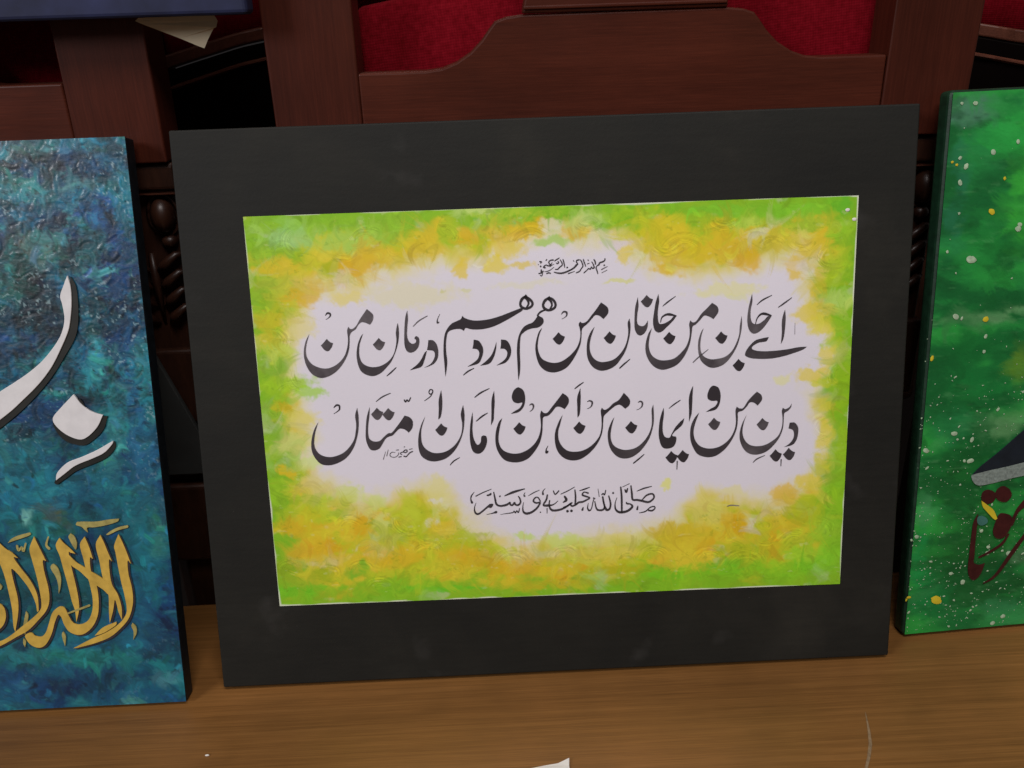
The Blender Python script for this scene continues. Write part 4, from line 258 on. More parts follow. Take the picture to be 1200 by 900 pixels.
'curls': [(276.4,257.5,13.8,180,340),(257.5,258.7,9.2,190,350),(134.0,18.3,11.5,250,400),(35.7,18.3,13.8,100,260),(343.0,269.0,20.8,190,340),(358.1,240.8,12.7,10,130),(380.5,251.7,16.2,190,300),(81.8,20.4,13.8,180,320),(37.6,260.2,10.4,200,380),(62.3,257.2,10.4,170,360),(9.9,255.0,10.4,180,330),(74.3,275.3,15.0,200,330),(34.1,110.3,15.0,60,200),(23.7,127.1,16.2,200,330),(399.7,40.2,11.5,90,250),(409.4,124.4,11.5,120,260),(410.5,216.6,11.5,100,240),(397.7,240.4,12.7,250,400),(378.6,26.7,12.7,20,160),(358.3,34.1,11.5,190,340),(296.8,36.6,19.6,200,330),(191.7,26.0,17.3,190,330),(156.5,34.0,13.8,20,150),(172.5,259.2,17.3,190,340),(110.3,248.5,16.2,200,340),(210.4,254.7,13.8,180,330),(317.5,262.6,16.2,200,330),(23.4,27.0,12.7,200,340),(64.3,22.7,12.7,20,140),(99.4,220.3,15.0,60,200),(325.6,8.9,13.8,20,160),(232.8,6.8,15.0,30,150),(55.7,226.4,15.0,200,330),(12.5,85.3,12.7,270,400),(401.9,161.5,13.8,90,250),(285.0,24.6,15.0,20,150)],
'blue_pose': [-0.27839,-0.0123,0.0,0.112],
'blue_quad': [(-0.40149,0.40697),(-0.00149,0.40697),(0.0,0.0),(-0.4,0.0)],
'blue_dabs': [(337.7,6.1,24.0,4.2,0,120,150,160,0.5),(331.3,12.6,21.0,4.8,0,20,40,50,0.8),(340.9,12.4,4.8,7.2,0,18,34,25,0.8),(364.0,14.3,13.2,13.2,0,25,60,110,0.8),(383.8,9.5,15.6,8.4,0,40,100,140,0.8),(347.7,27.2,8.4,10.8,0,12,22,55,0.8),(328.1,28.7,15.6,7.2,0,60,130,130,0.8),(369.4,26.9,10.8,8.4,0,20,50,105,0.8),(321.9,42.0,24.0,7.2,0,40,90,120,0.8),(363.1,31.7,15.6,3.0,0,115,150,160,0.7),(366.5,41.4,10.8,7.2,0,30,110,150,0.8),(348.9,55.5,12.0,6.0,0,12,24,36,0.8),(353.0,68.8,8.4,9.6,0,10,24,38,0.8),(322.9,70.5,9.6,5.4,35,120,85,50,0.8),(338.0,79.2,4.8,4.8,0,140,110,90,0.8),(322.9,89.0,13.2,13.2,0,12,18,25,0.8),(312.1,82.8,10.8,12.0,0,30,110,115,0.8),(379.4,49.9,10.8,14.4,0,30,75,140,0.8),(384.8,78.7,5.4,42.0,0,35,75,140,0.8),(334.7,68.1,13.2,4.8,25,110,150,150,0.7),(366.4,78.0,8.4,15.6,35,70,135,155,0.7),(320.1,102.3,12.0,6.0,0,50,130,120,0.8),(335.5,118.8,24.0,15.6,0,18,28,55,0.8),(321.9,111.1,15.0,9.0,0,15,20,40,0.8),(305.8,146.0,15.0,13.2,0,20,50,80,0.8),(363.9,136.5,7.2,25.2,0,60,130,150,0.8),(373.7,153.7,5.4,20.4,0,22,34,75,0.8),(344.3,153.6,7.2,18.0,0,15,25,45,0.8),(384.7,161.4,6.0,48.0,0,40,85,140,0.8),(324.1,164.8,14.4,9.6,0,20,50,75,0.8),(309.2,237.8,36.0,20.4,0,35,115,140,0.8),(356.5,233.8,10.8,26.4,0,40,118,145,0.8),(368.9,203.3,4.8,21.6,0,85,155,165,0.7),(388.6,225.9,10.8,30.0,0,38,95,140,0.8),(316.7,264.6,30.0,9.6,0,30,90,95,0.8),(322.3,258.6,6.0,6.0,0,105,82,60,0.8),(344.5,254.6,8.4,2.4,25,20,40,70,0.5),(300.6,258.2,3.6,7.2,30,150,180,180,0.7),(380.0,279.2,18.0,30.0,0,40,122,145,0.8),(393.4,273.4,4.8,18.0,0,70,130,125,0.7),(311.9,314.5,48.0,30.0,0,35,85,98,0.8),(374.0,337.3,8.4,24.0,0,45,110,150,0.8),(324.3,366.5,54.0,7.2,0,42,122,125,0.8),(291.2,383.5,36.0,10.8,0,22,62,110,0.8),(347.0,385.8,30.0,10.8,0,26,60,105,0.8),(386.6,352.5,13.2,16.8,0,26,38,80,0.8),(344.9,349.0,36.0,9.6,0,35,95,125,0.8),(388.0,388.7,8.4,6.0,0,110,155,172,0.6),(367.3,400.4,26.4,6.0,0,32,90,135,0.8),(287.8,386.0,4.8,3.0,0,10,18,38,0.8),(315.6,387.5,12.0,4.8,0,18,28,70,0.8),(357.6,403.3,4.8,2.4,0,120,160,180,0.7)],
'green_pose': [0.27529,0.02146,-0.0013,3.425],
'green_quad': [(0.00677,0.41137),(0.42,0.41397),(0.4,0.0),(0.0,0.0)],
'green_face': [(0.00837,0.40957),(0.418,0.41247),(0.398,0.0016),(0.0016,0.0016)],
'green_dabs': [(13.7,10.7,18.6,8.7,0,62,100,90,0.8),(39.5,25.8,24.8,13.6,0,34,130,60,0.8),(59.0,66.7,13.6,37.2,0,48,142,50,0.8),(19.4,41.9,11.2,18.6,0,30,110,60,0.8),(9.4,70.2,5.0,37.2,0,30,90,70,0.7),(34.9,77.2,18.6,6.2,0,14,75,40,0.8),(31.8,112.8,18.6,18.6,0,28,112,52,0.8),(42.2,157.0,37.2,3.7,0,95,132,100,0.5),(34.3,177.9,24.8,13.6,0,12,78,38,0.8),(72.1,196.4,9.9,11.2,0,85,112,30,0.7),(40.1,207.2,24.8,12.4,0,16,92,46,0.8),(66.3,238.7,18.6,9.9,0,95,135,100,0.5),(22.9,238.8,12.4,14.9,0,30,105,65,0.7),(39.8,280.7,24.8,24.8,0,10,66,32,0.8),(5.6,302.1,6.2,13.6,0,70,125,95,0.5),(5.4,348.1,6.2,31.0,0,18,112,60,0.8),(51.6,337.8,31.0,31.0,0,8,58,28,0.8),(16.6,378.3,13.6,14.9,0,14,100,54,0.8),(85.1,395.9,24.8,8.7,0,45,115,78,0.6),(42.9,399.3,18.6,8.7,0,16,88,48,0.8),(84.3,351.5,8.7,7.4,0,90,120,100,0.4)],
'big_drops': [(0.03074,0.29585,0.00248),(0.04037,0.36931,0.00161),(0.01797,0.34968,0.00186),(0.02138,0.36045,0.00155),(0.01656,0.36639,0.00124),(0.06382,0.31569,0.00211),(0.06479,0.31862,0.00124),(0.02269,0.25519,0.00186),(0.02733,0.25366,0.00124),(0.01475,0.40239,0.00105),(0.0245,0.40201,0.00136),(0.05774,0.37537,0.00136),(0.01248,0.30227,0.00099),(0.02008,0.28675,0.00081),(0.00763,0.15454,0.00211),(0.02871,0.16637,0.00161),(0.04325,0.1606,0.00174),(0.04338,0.14369,0.00174),(0.03863,0.14406,0.00124),(0.03179,0.16146,0.00099),(0.06405,0.06631,0.00161),(0.07401,0.00487,0.00186),(0.08207,0.01013,0.00174),(0.03538,0.05147,0.00149),(0.04584,0.04321,0.00186),(0.00524,0.085,0.00136),(0.08166,0.06477,0.00161),(0.06428,0.07133,0.00124),(0.05743,0.08551,0.00124),(0.05622,0.02082,0.00099),(0.00132,0.0825,0.00099),(0.0465,0.22783,0.00124),(0.04676,0.23925,0.00124),(0.01911,0.32864,0.00099)],
'yellow_drops': [(0.02524,0.02966,0.0031),(0.04295,0.32862,0.00198),(0.0456,0.25192,0.00198),(0.00695,0.2253,0.00124),(0.05021,0.35105,0.00112),(0.01124,0.36378,0.00093),(0.01447,0.36192,0.00093),(0.00259,0.03399,0.00099),(0.00065,0.03196,0.00087)],
'beads': [(0.21018,0.33726),(0.2152,0.33067)],
'scratch': [(0.21508,-0.05176),(0.21101,-0.06726),(0.2069,-0.07983),(0.20099,-0.09109),(0.1939,-0.10255)],
'scrap': [(-0.03864,-0.08877),(-0.0178,-0.0848),(-0.00735,-0.08369),(0.00045,-0.0806),(-9e-05,-0.08627),(0.00032,-0.1107),(-0.03656,-0.10845)],
'crumb': [-0.2491,-0.06123],
'torn': [(-0.26403,0.46371),(-0.25985,0.46173),(-0.23711,0.45236),(-0.22677,0.44769),(-0.22196,0.44575),(-0.21876,0.45089),(-0.21385,0.4577),(-0.21166,0.45846),(-0.21045,0.46229),(-0.2138,0.46863),(-0.25586,0.46994)]
}

# ------------------------------------------------------------------ painted surfaces (pigment and painted glints, laid in by code)
def vnoise(X, Y, scale, seed):
    x = X/scale; y = Y/scale; xi = np.floor(x).astype(np.int64); yi = np.floor(y).astype(np.int64); fx = x-xi; fy = y-yi
    def h(a, b):
        n = (a*374761393 + b*668265263 + seed*974634777) & 0xffffffff; n = ((n ^ (n >> 13))*1274126177) & 0xffffffff
        return ((n ^ (n >> 16)) & 0xffff)/65535.
    u = fx*fx*(3-2*fx); v = fy*fy*(3-2*fy)
    return (h(xi, yi)*(1-u)+h(xi+1, yi)*u)*(1-v)+(h(xi, yi+1)*(1-u)+h(xi+1, yi+1)*u)*v
def fbm(X, Y, scale, seed, octv=4, g=.55):
    s = 0; a = 1; tot = 0
    for i in range(octv): s = s + a*vnoise(X, Y, scale, seed+i*17); tot += a; a *= g; scale *= .5
    return s/tot
def srgb(c, k=1.44):
    return np.minimum(np.array(lin(c))*k, .86)
def sstep(a, b, x):
    t = np.clip((x-a)/(b-a), 0, 1); return t*t*(3-2*t)
def dabs(col, X, Y, lst, warp, seed, soft=.35, k=1.44):
    """X, Y in mm from the top left corner; each dab: x, y, rx, ry, angle, r, g, b, alpha"""
    wx = (fbm(X, Y, warp*2.6, seed)-.5)*warp*2.4 + (fbm(X, Y, warp*.7, seed+3, 3)-.5)*warp*.9
    wy = (fbm(X, Y, warp*2.6, seed+50)-.5)*warp*2.4 + (fbm(X, Y, warp*.7, seed+53, 3)-.5)*warp*.9
    gr = fbm(X, Y, warp*.8, seed+90, 3, .55)
    for (cx, cy, rx, ry, an, r, g, b, al) in lst:
        dx = X+wx-cx; dy = Y+wy-cy; ca, sa = math.cos(R(an)), math.sin(R(an))
        q = np.sqrt(((dx*ca+dy*sa)/rx)**2 + ((-dx*sa+dy*ca)/ry)**2)
        m = al*(1-sstep(1-soft, 1+soft, q+(gr-.5)*.8)); col[:] = col*(1-m[..., None]) + srgb((r, g, b), k)*m[..., None]
def poly_sd(X, Y, poly):
    P = np.array(poly, float); d = np.full(X.shape, 1e9); ins = np.zeros(X.shape, bool)
    for i in range(len(P)):
        a = P[i]; b = P[(i+1) % len(P)]; e = b-a; px = X-a[0]; py = Y-a[1]
        t = np.clip((px*e[0]+py*e[1])/(e@e), 0, 1); d = np.minimum(d, np.hypot(px-t*e[0], py-t*e[1]))
        c = (a[1] > Y) != (b[1] > Y); xs = (b[0]-a[0])*(Y-a[1])/((b[1]-a[1]) or 1e-9)+a[0]; ins ^= c & (X < xs)
    return np.where(ins, -d, d)
def brush(col, hgt, X, Y, n, size, seed, where=None, jit=.10, alpha=.75, curl=.5, ang=None, bristle=.16):
    """lay n short curved strokes, each taking the colour found under it; bristle lines run along the stroke"""
    g = np.random.default_rng(seed); ny, nx = X.shape; dx = abs(X[0, 1]-X[0, 0]); dy = abs(Y[1, 0]-Y[0, 0]); src = col.copy()
    for i in range(n):
        cx = g.integers(0, nx); cy = g.integers(0, ny)
        if where is not None and where[cy, cx] < g.random(): continue
        wd = size*g.uniform(.35, 1.0); ln = wd*g.uniform(1.2, 3.6); th = (g.uniform(0, 6.28) if ang is None else ang(X[cy, cx], Y[cy, cx]) + g.normal()*.5); k = g.normal()*curl/ln
        rx = int((ln+wd)/dx)+1; ry = int((ln+wd)/dy)+1
        a0, a1, b0, b1 = max(0, cy-ry), min(ny, cy+ry+1), max(0, cx-rx), min(nx, cx+rx+1)
        x = X[a0:a1, b0:b1]-X[cy, cx]; y = Y[a0:a1, b0:b1]-Y[cy, cx]; c, s = math.cos(th), math.sin(th)
        u = x*c+y*s; v = -x*s+y*c - k*u*u
        br = vnoise(v*1.0+g.uniform(0, 99), u*.08+g.uniform(0, 99), .85, int(seed+i)) - .5
        m = (1-sstep(.55, 1.05, np.abs(v)/(wd*.5) + br*.35))*(1-sstep(.70, 1.05, np.abs(u)/(ln*.5) + br*.7))*alpha*g.uniform(.55, 1)
        base = src[cy, cx]*(1+g.normal()*jit)*(1+g.normal(size=3)*jit*.35); base = np.clip(base, .003, .86)
        cc = base*(1+br[..., None]*bristle*2)
        col[a0:a1, b0:b1] = col[a0:a1, b0:b1]*(1-m[..., None]) + cc*m[..., None]
        ridge = np.exp(-((np.abs(v)/(wd*.5)-.85)/.16)**2)*.35
        hgt[a0:a1, b0:b1] = hgt[a0:a1, b0:b1]*(1-m) + (br + ridge + g.uniform(-.1, .25))*m
def art_colours(X, Y, W, H):
    wx = (fbm(X, Y, 26, 1)-.5)*22 + (fbm(X, Y, 7, 5)-.5)*8; wy = (fbm(X, Y, 26, 9)-.5)*18 + (fbm(X, Y, 7, 13)-.5)*8
    sd = poly_sd(X+wx, Y+wy, D['white_area'])
    edge = np.minimum(np.minimum(X, W-X), np.minimum(Y, H-Y)*1.25) + (fbm(X, Y, 20, 21)-.5)*16
    white = srgb((199, 195, 203)); col = np.ones(X.shape+(3,))*white
    col *= (1 + (fbm(X, Y, 60, 31, 3)-.5)*.05)[..., None]
    pale = srgb((203, 196, 150)); yel = srgb((214, 182, 42)); lime = srgb((168, 184, 44)); gre = srgb((108, 170, 38)); ora = srgb((216, 168, 38))
    n1 = fbm(X, Y*1.5, 18, 41, 2); n2 = fbm(X*.8, Y*1.6, 12, 47, 2)
    def over(c, m): col[:] = col*(1-m[..., None]) + c*m[..., None]
    over(pale, sstep(-5, 9, sd)*.8)
    over(yel, sstep(3, 24, sd + (n1-.5)*22)*.95)
    over(ora, sstep(.56, .70, n2)*sstep(8, 20, sd)*.45)
    over(lime, sstep(.45, .58, n1)*sstep(8, 20, sd)*.8)
    over(gre, (1-sstep(8, 26, edge + (n2-.5)*26))*sstep(2, 14, sd)*.85)
    over(white, sstep(.72, .80, fbm(X, Y*1.4, 13, 61, 2))*sstep(0, 6, sd)*.3)
    dabs(col, X, Y, D['art_dabs'], 4.0, 71, .38)
    k = sstep(-2, 6, sd); h = np.zeros(X.shape)
    brush(col, h, X, Y, 2400, 10, 71, sstep(6, 14, sd)*.9, .07, .5, 1.4, None, .10)
    brush(col, h, X, Y, 2200, 6.5, 75, sstep(7, 16, sd)*.9, .11, .62, 2.2, None, .17)
    kk = sstep(3, 16, sd); col[..., 0] *= 1-.08*kk; col[..., 1] *= 1-.05*kk; col[..., 2] *= 1-.32*kk
    over(srgb((222, 222, 150)), sstep(.76, .82, fbm(X*.7, Y*1.4, 5, 99, 3, .6))*sstep(8, 14, sd)*.2)
    over(srgb((95, 128, 24)), sstep(.70, .78, fbm(X, Y*1.3, 4.5, 107, 4, .6))*sstep(10, 18, sd)*.28)
    for (cx, cy, r, a0, a1) in D['curls']:          # combed brush curls
        ux = X-cx + (fbm(X, Y, 9, 311, 2)-.5)*3; uy = (Y-cy)*1.15; rr = np.hypot(ux, uy); an = np.degrees(np.arctan2(uy, ux)) % 360
        da = np.abs((an-(a0+a1)/2+180) % 360-180)/((a1-a0)/2)
        m = (1-sstep(.7, 1.0, da))*sstep(r*.35, r*.5, rr)*(1-sstep(r*.9, r*1.05, rr))*k
        q = vnoise(rr*2.3, an*.03, 1.0, int(cx*7+cy)) - .5
        col *= (1 + m*q*.50)[..., None]; h += m*q*.2
    we = np.minimum(np.minimum(X, W-X), np.minimum(Y, H-Y)); over(srgb((215, 220, 190)), (1-sstep(.1, .65, we + (fbm(X, Y, 22, 111, 2)-.42)*2.6))*.8)
    return np.clip(col, .004, .88), h*k
def blue_colours(X, Y, W, H):
    n1 = fbm(X, Y*1.8, 34, 201, 5, .62); n2 = fbm(X*.8, Y*1.3, 15, 207, 5, .65)
    col = np.ones(X.shape+(3,))*srgb((28, 92, 124))
    def over(c, m): col[:] = col*(1-m[..., None]) + np.array(c)*m[..., None]
    over(srgb((22, 58, 112)), sstep(.48, .62, n1)*.9); over(srgb((40, 122, 142)), (1-sstep(.36, .48, n1))*.85)
    over(srgb((10, 22, 45)), sstep(.60, .70, n2)*.7)
    dabs(col, X, Y, D['blue_dabs'], 6.5, 211, .6)
    s1 = fbm(X*.45, Y*1.3, 3.4, 221, 5, .75); s2 = fbm(X, Y, 2.2, 231, 4, .75)
    up = 1-sstep(150, 270, Y)
    over(srgb((95, 150, 165)), sstep(.58, .72, s1)*(.25+.40*up)); over(srgb((6, 14, 30)), (1-sstep(.30, .42, s1))*(.2+.45*up))
    pass
    h = np.zeros(X.shape); vis = sstep(W-185, W-150, X)
    brush(col, h, X, Y, 3000, 9, 241, vis, .20, .8, .7, None, .30)
    brush(col, h, X, Y, 6000, 5.5, 247, vis*(.35+.65*up), .42, .85, 1.0, None, .32)
    over(srgb((150, 182, 195)), sstep(.74, .82, s2)*(.06+.3*up)); over(srgb((5, 12, 26)), sstep(.70, .78, fbm(X, Y, 3.5, 251, 4, .7))*(.1+.6*up))  # pale specks: small white glints painted into the colour
    col *= (.74 + .25*(fbm(X, Y, 40, 261, 2)-.5)*2)[..., None]; col[..., 0] *= .55; col[..., 2] *= .86; dkk = sstep(.52, .70, fbm(X, Y, 16, 271, 5, .65)); col *= (1-.65*dkk*(.25+.75*up))[..., None]
    over(srgb((165, 195, 200)), sstep(.70, .76, fbm(X*1.1, Y, 2.6, 281, 3, .7))*sstep(.50, .62, fbm(X, Y, 24, 283, 2))*(.06+.28*up))  # specular flecks of the impasto, painted on as pale colour
    return np.clip(col, .003, .8), (h*.75 + (s2-.5)*.2)*(.35+.8*up)
def green_colours(X, Y, W, H):
    n1 = fbm(X*.6, Y*1.6, 34, 301, 5); n2 = fbm(X*.5, Y*1.2, 12, 307, 5, .65)
    col = np.ones(X.shape+(3,))*srgb((24, 98, 50))
    def over(c, m): col[:] = col*(1-m[..., None]) + np.array(c)*m[..., None]
    over(srgb((12, 68, 36)), sstep(.45, .60, n1)*.8); over(srgb((36, 126, 56)), (1-sstep(.36, .50, n1))*.7)
    dabs(col, X, Y, D['green_dabs'], 8, 311, .6)
    s1 = fbm(X*.3, Y*1.4, 3.5, 321, 4, .7); over(srgb((80, 130, 95)), sstep(.60, .78, s1)*.22); over(srgb((6, 45, 22)), sstep(.6, .75, n2)*.45)
    h = np.zeros(X.shape); brush(col, h, X, Y, 1500, 12, 331, sstep(150, 110, X)*1.0 if False else (X < 130)*1.0, .09, .6, .5, lambda a, b: .15, .12)
    return np.clip(col*np.array([1.2, 1.32, 1.0]), .003, .8), h*.6 + (s1-.5)*.4
def painted_sheet(name, quad, nx, ny, W, H, colours, mat, parent, y, relief, xr=(0, 1)):
    """quad = local (x, z) of TL, TR, BR, BL; a relief surface with colour per vertex"""
    s = np.linspace(xr[0], xr[1], nx); t = np.linspace(0, 1, ny); S, T = np.meshgrid(s, t)
    q = np.array(quad)
    P = (q[0]*((1-S)*(1-T))[..., None] + q[1]*(S*(1-T))[..., None] + q[2]*(S*T)[..., None] + q[3]*((1-S)*T)[..., None])
    col, h = colours(S*W, T*H, W, H)
    V = np.stack([P[..., 0], y - np.clip(h*relief, -relief*.5, relief*2) - relief*.5, P[..., 1]], -1).reshape(-1, 3)
    idx = np.arange(nx*ny).reshape(ny, nx)
    F = np.stack([idx[:-1, :-1], idx[1:, :-1], idx[1:, 1:], idx[:-1, 1:]], -1).reshape(-1, 4)
    me = bpy.data.meshes.new(name); me.vertices.add(len(V)); me.vertices.foreach_set('co', V.ravel())
    me.loops.add(F.size); me.polygons.add(len(F)); me.loops.foreach_set('vertex_index', F.ravel().astype(np.int32))
    me.polygons.foreach_set('loop_start', np.arange(0, F.size, 4, dtype=np.int32)); me.update(calc_edges=True); me.validate()
    me.polygons.foreach_set('use_smooth', np.ones(len(F), dtype=bool))
    at = me.attributes.new('paint', 'FLOAT_COLOR', 'POINT')
    at.data.foreach_set('color', np.concatenate([col, np.ones(col.shape[:2]+(1,))], -1).reshape(-1).astype(np.float32))
    return link(name, me, mat, parent)
def slab(name, poly, y0, y1, mat, parent, bev=.0015, loc=None):
    """a board: outline poly in local (x, z), from y0 (front) to y1 (back)"""
    n = len(poly); vv = [Vector((p[0], p[1], 0)) for p in poly]
    V = [(p[0], y0, p[1]) for p in poly] + [(p[0], y1, p[1]) for p in poly]
    tr = tessellate_polygon([vv]); me = bpy.data.meshes.new(name); bm = bmesh.new()
    vs = [bm.verts.new(v) for v in V]; bm.faces.new(vs[:n]); bm.faces.new(vs[n:][::-1])
    for i in range(n): j = (i+1) % n; bm.faces.new((vs[i], vs[i+n], vs[j+n], vs[j]))
    bmesh.ops.recalc_face_normals(bm, faces=bm.faces)
    bm.to_mesh(me); bm.free(); o = link(name, me, mat, parent, loc)
    if bev: bevel(o, bev, 3)
    return o
def box(name, x0, x1, y0, y1, z0, z1, mat, parent, bev=.002):
    return slab(name, [(x0, z0), (x1, z0), (x1, z1), (x0, z1)], y0, y1, mat, parent, bev)
def frame_sticks(poly, wd, y0, y1, mat, parent):
    """the wooden stretcher bars behind a canvas"""
    q = [Vector(p) for p in poly]; c = sum(q, Vector((0, 0)))/4
    inn = [p + (c-p).normalized()*wd*1.4 for p in q]
    for i in range(4):
        j = (i+1) % 4; slab('stretcher_bar', [q[i], q[j], inn[j], inn[i]], y0, y1, mat, parent, 0)
def ellipsoid(name, c, r, mat, parent, rot=(0, 0, 0), seg=16):
    bm = bmesh.new(); bmesh.ops.create_uvsphere(bm, u_segments=seg, v_segments=seg//2+2, radius=1)
    bm.transform(Matrix.Translation(c) @ Matrix.Rotation(rot[1], 4, 'Y') @ Matrix.Rotation(rot[0], 4, 'X') @ Matrix.Diagonal((*r, 1)))
    me = bpy.data.meshes.new(name); bm.to_mesh(me); bm.free(); me.polygons.foreach_set('use_smooth', [True]*len(me.polygons)); return link(name, me, mat, parent)
def tube(name, pts, rad, mat, parent, seg=10, flat=1.0):
    V, F = [], []; P = [Vector(p) for p in pts]; rs = rad if isinstance(rad, list) else [rad]*len(P)
    for i, p in enumerate(P):
        d = (P[min(i+1, len(P)-1)]-P[max(i-1, 0)]).normalized(); u = d.cross(Vector((0, 0, 1)))
        if u.length < .05: u = Vector((1, 0, 0))
        u.normalize(); v = u.cross(d).normalized()
        for k in range(seg): a = 2*math.pi*k/seg; V.append(p+(u*math.cos(a)+v*math.sin(a)*flat)*rs[i])
    for i in range(len(P)-1):
        for k in range(seg): j = (k+1) % seg; F.append((i*seg+k, i*seg+j, (i+1)*seg+j, (i+1)*seg+k))
    F.append(tuple(range(seg))[::-1]); F.append(tuple((len(P)-1)*seg+k for k in range(seg)))
    return mesh(name, V, F, mat, parent, True)

# ------------------------------------------------------------------ setting and table
fl = box('floor', -4, 4, -4, 4, -.52, -.50, M['floor'], None, 0); tag(fl, 'dark brown floor below the table', None, None, 'structure')
wl = box('back_wall', -4, 4, 2.6, 2.7, -.50, 2.8, M['floor'], None, 0); tag(wl, 'dark room wall far behind the chairs', None, None, 'structure')
tb = empty('display_table', (0, 0, 0), (0, 0, 0), 'brown wooden table with fine straight grain that the three leaning paintings stand on', 'table')
bevel(box('tabletop', -.95, .95, -.48, .1085, -.036, -.0039, M['table_wood'], tb, 0), .003, 3)
box('apron', -.90, .90, -.43, -.41, -.10, -.0365, M['table_wood'], tb); box('apron', -.90, .90, .06, .08, -.10, -.0365, M['table_wood'], tb)
for x in (-.9, .85):
    for y in (-.43, .03): box('leg', x, x+.05, y, y+.05, -.50, -.101, M['table_wood'], tb)
def strip(name, pts, wd, z, mat, parent):
    V, F = [], []
    for i, p in enumerate(pts):
        a = Vector(pts[max(0, i-1)]); b = Vector(pts[min(len(pts)-1, i+1)]); d = (b-a).normalized(); n = Vector((-d.y, d.x))*wd[i]/2
        V += [(p[0]+n.x, p[1]+n.y, z), (p[0]-n.x, p[1]-n.y, z)]
        if i: k = 2*i; F.append((k-2, k-1, k+1, k))
    return mesh(name, V, F, mat, parent)
strip('scratch', D['scratch'], [.0004, .0016, .0022, .0020, .0016], -.0036, M['scratch'], tb)
def paper(name, pts, mat, z0, lift, plane='xy', y=0):
    c = [sum(p[0] for p in pts)/len(pts), sum(p[1] for p in pts)/len(pts)]
    V = []; n = len(pts)
    for lay in (0, .0003):
        for i, p in enumerate(pts):
            h = z0+lay+lift[i]
            V.append((p[0], p[1], h) if plane == 'xy' else (p[0], y-lay-lift[i], p[1]))
    tri = tessellate_polygon([[Vector((p[0], p[1], 0)) for p in pts]])
    F = [tuple(t) for t in tri] + [tuple(k+n for k in t)[::-1] for t in tri] + [(i, (i+1) % n, (i+1) % n+n, i+n) for i in range(n)]
    return mesh(name, V, F, mat)
tag(paper('paper_scrap', D['scrap'], M['white_paper'], -.0034, [0, 0, .0005, .0015, .0005, 0, 0]), 'cream paper scrap at the bottom edge of the photo on the table front', 'paper scrap')
tag(ellipsoid('paper_crumb', tuple(D['crumb']) + (-.0032,), (.0016, .0007, .0007), M['white_paper'], None, (0, 0, .4), 8), 'tiny white crumb on the table below the blue painting', 'crumb')

# ------------------------------------------------------------------ the framed verse
LEAN = -R(13)
fv = empty('mounted_calligraphy', (0, 0, 0), (LEAN, 0, 0), 'wide black board with green and yellow sheet of Urdu calligraphy, leaning in the middle', 'calligraphy artwork')
slab('mount_board', D['frame_quad'], 0, .0175, M['board'], fv, .0012)
sh = painted_sheet('art_sheet', D['sheet_quad'], 720, 490, 416, 283, art_colours, M['art'], fv, -.0004, .00012)
sh['label'] = 'white paper sheet washed with yellow, orange and green round a white middle'
for k, nm in (('l0', 'opening_line'), ('l1', 'first_verse_line'), ('l2', 'second_verse_line'), ('l3', 'closing_line'), ('sig', 'signature')):
    o = writing(nm, k, M['ink'], sh, -.00072)
    if k == 'sig': o['kind'] = 'stuff'; o['label'] = 'small pencilled signature of joined letters'
bd = [(x, z) for x, z in D['beads']]
for x, z in bd: ellipsoid('white_paint_drop', (x, -.0006, z), (.0018, .0003, .0012), M['white_paper'], sh, seg=10)

# ------------------------------------------------------------------ blue painting, left
b0 = D['blue_pose']
bp = empty('blue_painting', tuple(b0[:3]), (-R(15), 0, R(b0[3])), 'deep blue and teal textured canvas with white strokes above gold Arabic lettering', 'painting')
bq = D['blue_quad']
slab('canvas_edge', bq, .0012, .0150, M['blue_shade_edge'], bp, .001)
painted_sheet('painted_face', bq, 520, 520, 400, 405, blue_colours, M["blue"], bp, .0004, .0006)
for i, k in enumerate(D['white']):
    D['_a'] = [D['white_sh'][i]]; e = writing('letter_shadow_edge', '_a', M['olive_edge'], bp, -.0002, .0007)
    D['_a'] = [k]; o = writing('white_letter', '_a', M['white_paint'], bp, -.0002, .0015); bevel(o, .0003, 2)
for i, k in enumerate(D['gold_sh']):
    D['_a'] = [k]; writing('letter_outline', '_a', M['gold_edge'], bp, -.0002, .0004 + .00002*i)
for i, k in enumerate(D['gold']):
    D['_a'] = [k]; writing('gold_letter', '_a', M['gold_paint'], bp, -.0002, .0008 + .00002*i)
for i, k in enumerate(D['pale']):
    D['_a'] = [k]; writing('pale_vowel_mark', '_a', M['pale_paint'], bp, -.0002, .0007 + .00002*i)

# ------------------------------------------------------------------ green painting, right
g0 = D['green_pose']
gp = empty('green_painting', tuple(g0[:3]), (-R(9.8), 0, R(g0[3])), 'green canvas spattered with white paint dots, standing at the right edge', 'painting')
gq = D['green_quad']
slab('canvas_edge', gq, .0008, .0155, M['green_shade_edge'], gp, .0035)
painted_sheet('painted_face', D['green_face'], 300, 380, 400, 410, green_colours, M['green'], gp, .0004, .0003)
for i, (k, m) in enumerate((('g_grey', 'grey_paint'), ('g_black', 'black_paint'), ('g_maroon', 'maroon_paint'), ('g_yellow', 'yellow_paint'), ('g_teal', 'teal_paint'))):
    for j, s in enumerate(D[k]):
        D['_a'] = [s]; writing({'g_grey': 'grey_band', 'g_black': 'black_brush_stroke', 'g_maroon': 'maroon_letter_stroke', 'g_yellow': 'yellow_brush_stroke', 'g_teal': 'teal_dab'}[k], '_a', M[m], gp, -.0002, .0005+.00006*i+.00002*j)
